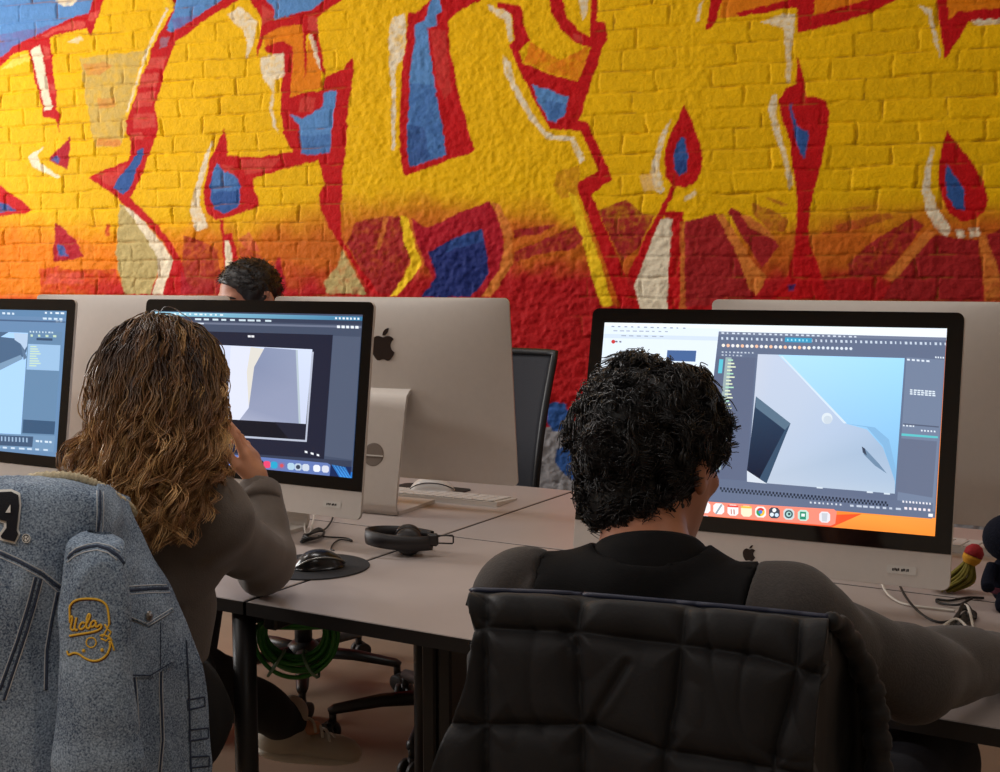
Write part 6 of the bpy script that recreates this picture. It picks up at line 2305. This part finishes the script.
for c in cs:
    G.append([c[:3] + RT * c[3] * math.cos(q) + FW * c[3] * .62 * math.sin(q) for q in np.linspace(0, 2 * PI, 61)])
G = np.array(G)
G[:, -1] = G[:, 0]
Gn = cloth_noise(G, .009, 11, 13)
Gn[:, -1] = Gn[:, 0]
mb = MB()
mb.grid(Gn)
o_sl = mb.build('sleeve', M_DEN, jk, True)


def lay(name, paths, bv, r, m, parent, lift=.0006, flat=.5, closed=False):
    mb = MB()
    for pth in paths:
        w, nn = drape(dense(pth, 2.2), bv, lift)
        mb.tube(w, r, 6, closed=closed, flat=flat, upv=nn[0])
    return mb.build(name, m, parent, True)


bvB, bvF, bvS = bvh_of(o_back), bvh_of(o_front), bvh_of(o_sl)
# seams
lay('seam', [[(0, 553), (20, 562), (42, 574), (60, 588)], [(36, 577), (30, 600), (18, 640), (0, 690)], [(41, 579), (34, 606), (22, 646), (4, 700)], [(58, 592), (52, 620), (47, 650), (46, 690)]], bvB, .0019, M_SEAMD, o_back)
lay('stitching', [[(0, 550), (20, 559), (43, 571), (61, 585)], [(0, 557), (20, 566), (42, 578), (58, 592)], [(34, 577), (28, 600), (16, 640), (-2, 690)], [(43, 580), (36, 606), (24, 646), (6, 700)], [(56, 592), (50, 620), (45, 650), (44, 690)]], bvB, .0007, M_THREAD, o_back)
bvBF = bvh_of(o_back, o_front)
lay('shoulder_seam', [[(99.5, 491), (100, 510), (99, 528), (97, 546)]], bvBF, .0026, M_SEAMD, o_front)
lay('stitching', [[(97, 491), (97.4, 510), (96.6, 528), (94.6, 546)], [(103, 492), (103.4, 510), (102.4, 528), (100, 546)]], bvBF, .0008, M_THREAD, o_front)
lay('armhole_seam', [[(68, 558), (74, 552), (84, 548), (97, 546), (108, 549), (118, 556), (124, 564)]], bvS, .0022, M_SEAMD, o_sl)
lay('stitching', [[(68, 562), (75, 556), (85, 552), (97, 550), (108, 553), (117, 560)], [(69, 554), (76, 548.5), (86, 545), (97, 543), (110, 546), (120, 552)]], bvS, .0008, M_THREAD, o_sl)
lay('yoke_seam', [[(127, 590.5), (140, 589.5), (155, 588.5), (168, 588.5)]], bvF, .0022, M_SEAMD, o_front)
lay('stitching', [[(127, 586.5), (140, 585.5), (155, 584.8), (166, 584.8)], [(127, 594.5), (140, 593.5), (155, 592.5), (170, 592.5)],
                  [(127.5, 626), (133, 690), (137, 772)], [(160, 630), (159, 690), (161, 740), (158, 772)], [(163, 630), (162.4, 690), (164, 740), (161, 772)], [(131.5, 626), (137, 690), (141, 772)]], bvF, .0008, M_THREAD, o_front)
lay('panel_seam', [[(129.5, 626), (135, 690), (139, 772)], [(161.5, 630), (160.6, 690), (162.5, 740), (159.5, 772)], [(186, 640), (189, 690), (190, 740), (191, 772)]], bvF, .0019, M_SEAMD, o_front)
# pocket with its pointed flap and button
pk, nn = drape([(128, 618), (147, 625), (172, 610), (176, 640), (172, 664), (150, 676), (130, 676)], bvF, .001)


def patch(name, outline, bv, m, parent, th=.0018, step=6):
    """a filled cloth shape lying on a surface"""
    xs, ys = [p[0] for p in outline], [p[1] for p in outline]
    nodes, idx = [], {}
    V2, F2 = [], []
    from mathutils.geometry import delaunay_2d_cdt
    bd = dense(list(outline) + [outline[0]], step)[:-1]
    inner = []
    x = min(xs) + step / 2
    while x < max(xs):
        y = min(ys) + step / 2
        while y < max(ys):
            if inpoly(np.array([x]), np.array([y]), outline)[0]:
                inner.append((x, y))
            y += step
        x += step
    n = len(bd)
    pts = [Vector(p) for p in bd + inner]
    co, ed, fa = delaunay_2d_cdt(pts, [(i, (i + 1) % n) for i in range(n)], [list(range(n))], 1, 1e-4)[:3]
    pix = [(c.x, c.y) for c in co]
    lo_, nn = drape(pix, bv, .0010)
    hi_ = lo_ + nn * th
    k = len(pix)
    V = np.concatenate([lo_, hi_])
    F = [tuple(i + k for i in f) for f in fa] + [tuple(f[::-1]) for f in fa]
    cnt = {}
    for f in fa:
        for i in range(len(f)):
            cnt[(f[i], f[(i + 1) % len(f)])] = 1
    for (a, b) in list(cnt):
        if (b, a) not in cnt:
            F.append((a, b, b + k, a + k))
    return mesh_obj(name, V, F, m, parent, False)


pkt = patch('pocket', [(128, 620), (147, 628), (172, 612), (176, 640), (173, 664), (150, 677), (130, 677)], bvF, M_DEN, o_front, .0015, 7)
flp = patch('pocket_flap', [(127, 598), (172, 596), (173, 610), (147, 626), (128, 618)], bvF, M_DEN, o_front, .0032, 7)
lay('stitching', [[(128, 616), (147, 623.5), (172, 608)], [(128, 619), (147, 626.5), (173, 611)]], bvh_of(o_front, flp), .0007, M_THREAD, flp)
lay('stitching', [[(130, 628), (131, 675), (150, 675.5), (172, 662)], [(160.5, 622), (160.5, 668)]], bvh_of(o_front, pkt), .0008, M_SEAMD, pkt)
bw, bn = drape([(148, 616)], bvh_of(o_front, flp), .001)
mb = MB()
bn0 = bn[0]
bx_ = unit(np.cross(bn0, [0, 0, 1]))
mb.lathe([(.0062, 0), (.0068, .0016), (.0052, .003), (.003, .0022), (.0024, .0034)], bw[0], 18, np.stack([bx_, np.cross(bn0, bx_), bn0], 1))
mb.build('button', M_CHROME, flp, True)
# waist adjusters at the open edge
for pth in ([(187, 700), (204, 697), (205, 706), (188, 710)], [(189, 730), (208, 728), (208, 738), (189, 741)], [(190, 757), (209, 756), (209, 766), (190, 768)]):
    lay('button_loop', [pth + [pth[0]]], bvF, .0013, M_SEAMD, o_front)
# fleece collar and the denim stand below it
pts = [P(a, b, c) for a, b, c in ((20, 484, 1.73), (34, 478, 1.715), (50, 476.5, 1.70), (66, 476.5, 1.69), (82, 479, 1.69), (98, 486, 1.70), (114, 496, 1.73), (128, 506, 1.77), (133, 514, 1.79))]
c_ = spline(pts, 90)
mb = MB()
mb.tube(c_, [.0062 * (1 + .22 * math.sin(i * 2.3) + .1 * math.sin(i * 5.1)) for i in range(90)], 10)
mb.build('fleece_collar', M_FLEECE, jk, True)
G = surf(net([[(34, 481, 1.71), (60, 479.5, 1.69), (84, 482, 1.69), (100, 489, 1.70)], [(38, 487, 1.68), (60, 486.5, 1.668), (82, 488, 1.67), (98, 494, 1.68)]]), 6, 30)
fl_ = (grid_normals(G)[3, 15] @ FW) > 0
thick_sheet('collar', G, .004, M_DEN, jk, flip=fl_)

# varsity letter and the small registered ring
A_out = [(-9, 491.5), (12, 490.5), (20.5, 494), (21.5, 506), (19, 530), (21, 534), (16, 544), (1, 540), (-1, 536), (5, 527), (5, 523.5), (-12, 519), (-15, 524), (-10, 529), (-13, 537), (-34, 532), (-34, 525), (-28, 520)]
A_out2 = [(x + (0 if False else 0), y) for x, y in A_out]
pw = patch('letter_border', A_out, bvB, M_WPATCH, o_back, .0022, 5)
A_in = [(-8, 493.5), (12, 492.6), (18.6, 496), (19.5, 506), (17, 530.5), (18.6, 534), (15, 541.8), (3, 538.6), (1.6, 536), (7.4, 528), (7.4, 521.6), (-13, 517), (-17.4, 524), (-12.6, 529.6), (-14.4, 534.8), (-32, 530.5), (-32, 526.4), (-26.6, 521)]
pb = patch('letter', A_in, bvh_of(o_back, pw), M_BPATCH, pw, .0018, 5)
patch('letter_counter', [(6, 513), (10.8, 505), (10.8, 512.8)], bvh_of(pw, pb), M_WPATCH, pw, .001, 4)
ringp = [(26.7 + 4.1 * math.cos(a), 538.6 - 4.6 * math.sin(a)) for a in np.linspace(0, 2 * PI, 25)]
patch('registered_mark', ringp[:-1], bvB, M_WPATCH, o_back, .0016, 3)
lay('registered_letter', [[(24.8, 541.4), (25.2, 535.8), (27.6, 535.8), (28.4, 537.4), (27, 538.6), (25.2, 538.6), (27, 538.6), (28.2, 541.4)], [(26.7 + 3.1 * math.cos(a), 538.6 - 3.6 * math.sin(a)) for a in np.linspace(0, 2 * PI, 20)]], bvB, .00045, M_BPATCH, o_back, .0026)

# sleeve embroidery: cap outline, script, ring
X = lambda x, y: (40 + x / 7.72, 580 + y / 7.72)
cap_ = [X(*p) for p in ((232, 330), (232, 220), (246, 180), (290, 152), (370, 143), (450, 152), (500, 180), (522, 220), (532, 300), (534, 340))]
low_ = [X(*p) for p in ((212, 545), (222, 576), (262, 562), (300, 570), (340, 598), (390, 620), (440, 622), (490, 600), (524, 560), (540, 510), (536, 470))]
sw_2 = [X(*p) for p in ((230, 430), (300, 418), (380, 405), (440, 390), (470, 370), (474, 350), (462, 340))]
U_ = [[X(*p) for p in q] for q in (
    ((232, 292), (246, 278), (252, 300), (244, 340), (240, 372), (252, 386), (270, 376)), ((284, 288), (276, 330), (270, 366), (280, 388), (294, 380)),
    ((346, 334), (330, 326), (312, 344), (306, 366), (318, 380), (338, 370), (350, 356)),
    ((350, 356), (372, 320), (388, 276), (380, 262), (368, 280), (360, 330), (362, 366), (374, 374), (388, 360)),
    ((434, 322), (414, 314), (396, 330), (392, 352), (404, 362), (424, 348), (434, 322), (430, 350), (440, 362), (462, 344)))]
ring_ = [X(396 + 38 * math.cos(a), 482 + 38 * math.sin(a)) for a in np.linspace(0, 2 * PI, 22)]
emb = lay('embroidery', [interp2(cap_, 40), interp2(low_, 40), interp2(sw_2, 24)] + [interp2(u, 26) for u in U_], bvS, .0013, M_GOLD, o_sl, .0010, .7)
lay('embroidery_shadow', [[(x + .5, y + .9) for x, y in interp2(q, 30)] for q in (cap_, low_, sw_2)] + [[(x + .45, y + .7) for x, y in interp2(u, 26)] for u in U_], bvS, .0013, M_STSHADOW, o_sl, .0003, .5)  # shadow of the stitches, painted as brown lines set off below them
lay('embroidered_ring', [ring_], bvS, .0009, M_GOLD, o_sl, .0008, .7)
lay('embroidered_lace', [[X(*p) for p in q] for q in (((500, 340), (520, 380), (548, 400), (530, 430), (556, 470)), ((536, 336), (520, 372), (500, 410), (480, 440)), ((462, 430), (490, 420), (530, 440), (548, 470)), ((470, 450), (510, 470), (540, 440)), ((548, 470), (562, 510), (572, 545)))], bvS, .0011, M_GOLD, o_sl, .0009, .7)
dots = []
for (x, y) in ((338, 545), (480, 540)):
    w, nn = drape([X(x, y)], bvS, .0008)
    dots.append((w[0], nn[0]))
mb = MB()
for w, nn in dots:
    mb.ellipsoid(w, (.0022, .0022, .0022), nu=10, nv=8)
mb.build('knot_stitch', M_GOLD, o_sl, True)

# ------------------------------------------------------------ black puffer jacket
M_PUFF = mat('black_nylon', (25, 24, 26), .62, bump=.18, bscale=260, sheen=.06, spec=.3)
M_LIN = mat('black_lining', (12, 12, 13), .6)
M_SHEEN = mat('painted_blue_sheen', (26, 33, 58), .5)  # blue sheen of the jacket's top edge, put into the colour
pj = thing('puffer_jacket', 'black quilted puffer jacket hung over the chair of the person in black', 'jacket', (CM[0], CM[1], 0))
G = surf(net([[(486, 591, 1.37), (580, 597, 1.34), (680, 605, 1.31), (760, 612, 1.29), (824, 618, 1.27)],
              [(474, 589, 1.325), (580, 594.5, 1.295), (680, 603, 1.268), (760, 610, 1.245), (828, 617, 1.225)],
              [(470, 600, 1.30), (580, 607, 1.27), (680, 616, 1.245), (760, 624, 1.22), (828, 630, 1.20)],
              [(474, 640, 1.285), (580, 648, 1.255), (680, 656, 1.23), (760, 664, 1.205), (822, 670, 1.19)],
              [(466, 690, 1.28), (578, 700, 1.25), (676, 708, 1.22), (752, 716, 1.20), (816, 722, 1.185)],
              [(446, 735, 1.28), (576, 742, 1.245), (672, 750, 1.215), (748, 758, 1.195), (813, 766, 1.182)],
              [(424, 800, 1.28), (574, 806, 1.245), (670, 812, 1.215), (745, 818, 1.195), (812, 822, 1.18)]]), 150, 190)
Ng = grid_normals(G)
if (Ng[75, 95] @ FW) > 0:
    Ng = -Ng
gx, gy = project(G.reshape(-1, 3))


def seg_d(X, Y, a, b):
    ax, ay = a
    bx, by = b
    t = np.clip(((X - ax) * (bx - ax) + (Y - ay) * (by - ay)) / ((bx - ax) ** 2 + (by - ay) ** 2), 0, 1)
    return np.hypot(X - ax - t * (bx - ax), Y - ay - t * (by - ay))


QS = [[(466, 630), (486, 628), (579, 632), (682, 645), (760, 656), (796, 667), (822, 676)],
      [(430, 723), (459, 724), (560, 724), (590, 724), (665, 750), (720, 758), (775, 768), (812, 776)],
      [(486, 592), (486, 660), (487, 772), (487, 830)], [(582, 600), (578, 632), (579, 680), (582, 724), (584, 772), (584, 830)],
      [(686, 606), (682, 645), (676, 700), (666, 750), (664, 800), (664, 840)], [(800, 622), (797, 668), (788, 706), (776, 745), (772, 800), (772, 840)]]
QC = [[(564, 634), (577, 646)], [(628, 664), (606, 700), (590, 724)], [(666, 750), (674, 738)]]
dq = np.full(len(gx), 1e9)
for pl in QS:
    for i in range(len(pl) - 1):
        dq = np.minimum(dq, seg_d(gx, gy, pl[i], pl[i + 1]))
dc = np.full(len(gx), 1e9)
for pl in QC:
    for i in range(len(pl) - 1):
        dc = np.minimum(dc, seg_d(gx, gy, pl[i], pl[i + 1]))
hq = .013 * (1 - np.exp(-dq / 8)) - .006 * np.exp(-(dc / 5) ** 2)
rowf = np.repeat(np.arange(150) / 149, 190)
hq *= sstep(.22, .34, rowf)
q = G.reshape(-1, 3)
rid_ = (1 - np.abs(2 * n3(q * np.array([22, 22, 13]) + n3(q * 9)[:, None] * 2) - 1)) ** 3
edge = np.exp(-dq / 16)
hq -= (.0045 * rid_ * (.35 + edge)) * sstep(.10, .26, rowf)
hq += .004 * (n3(q * 40) - .5) * edge
Gp = G + Ng * hq.reshape(150, 190)[..., None]
fl_ = (grid_normals(Gp)[75, 95] @ FW) > 0
o_pb = thick_sheet('back_panel', Gp, .014, M_PUFF, pj, flip=fl_)
bvP = bvh_of(o_pb)
lay('sheen_binding', [interp2([(473, 590.5), (530, 592.5), (580, 595), (680, 603.5), (760, 610.5), (828, 617.5)], 60)], bvP, .0058, M_SHEEN, o_pb, .0005, .6)  # strip that paints the blue sheen along the top edge
# hanging front half and armhole seen from the side
G = surf(net([[(824, 617, 1.25), (838, 624, 1.28), (848, 632, 1.32)],
              [(822, 650, 1.215), (846, 656, 1.34), (862, 668, 1.36)],
              [(815, 700, 1.205), (846, 704, 1.37), (876, 708, 1.37)],
              [(812, 760, 1.20), (848, 760, 1.38), (880, 760, 1.37)],
              [(812, 830, 1.20), (850, 830, 1.38), (884, 830, 1.37)]]), 50, 30)
fl_ = (grid_normals(G)[25, 15] @ FW) > 0
thick_sheet('side_panel', cloth_noise(G, .004, 14, 2), .008, M_LIN, pj, flip=fl_)
rim = spline([P(*c) for c in ((829, 620, 1.235), (841, 626, 1.27), (853, 646, 1.32), (866, 676, 1.345), (874, 704, 1.35), (877, 735, 1.35), (879, 772, 1.35), (882, 830, 1.35))], 60)
mb = MB()
mb.tube(rim, [.007 + .007 * min(1, i / 25) + .0018 * math.sin(i * .9) + .001 * math.sin(i * 2.7) for i in range(60)], 12)
mb.build('front_edge', M_PUFF, pj, True)
# ============================================================ light and camera
def area(name, loc, target, sx, sy, power, color):
    l = bpy.data.lights.new(name, 'AREA')
    l.shape = 'RECTANGLE'
    l.size, l.size_y = sx, sy
    l.energy = power
    l.color = color
    o = bpy.data.objects.new(name, l)
    o.location = tuple(loc)
    d = Vector(tuple(np.asarray(target) - np.asarray(loc)))
    o.rotation_euler = d.to_track_quat('-Z', 'Y').to_euler()
    COL.objects.link(o)
    return o


area('daylight_window', room(S0 + .06, 1.6, 1.95), room(0, 1.6, 1.5), 1.9, 1.7, 132, (1.0, .98, .96))
for s_, q_, e_ in ((-2.2, 1.5, 21), (0.2, 1.7, 15), (2.2, 1.9, 6), (-2.4, 4.2, 34), (0.2, 4.6, 15), (2.2, 4.2, 6)):  # unseen fill lights added below the ceiling, without fixtures
    area('ceiling_fill', room(s_, q_, ZC - .02), room(s_, q_ - .0001, 0), 1.2, .25, e_, (1.0, .97, .94))

W = bpy.data.worlds.new('sky')
SC.world = W
W.use_nodes = True
W.node_tree.nodes['Background'].inputs['Color'].default_value = (.75, .85, 1, 1)
W.node_tree.nodes['Background'].inputs['Strength'].default_value = 1.0

cd = bpy.data.cameras.new('camera')
cd.sensor_width = 36.0
cd.sensor_fit = 'HORIZONTAL'
cd.lens = F_PX / 1000 * 36
cd.clip_start = 0.05
cam = bpy.data.objects.new('camera', cd)
M = Matrix(((RT[0], UP[0], -FW[0], CAM[0]), (RT[1], UP[1], -FW[1], CAM[1]), (RT[2], UP[2], -FW[2], CAM[2]), (0, 0, 0, 1)))
cam.matrix_world = M
COL.objects.link(cam)
SC.camera = cam

vs = SC.view_settings
vs.view_transform = 'Standard'
vs.look = 'None'
vs.gamma = 1.0
vs.use_curve_mapping = False
vs.exposure = 0.0
SC.display_settings.display_device = 'sRGB'
SC.cycles.use_denoising = True
SC.cycles.max_bounces = 8
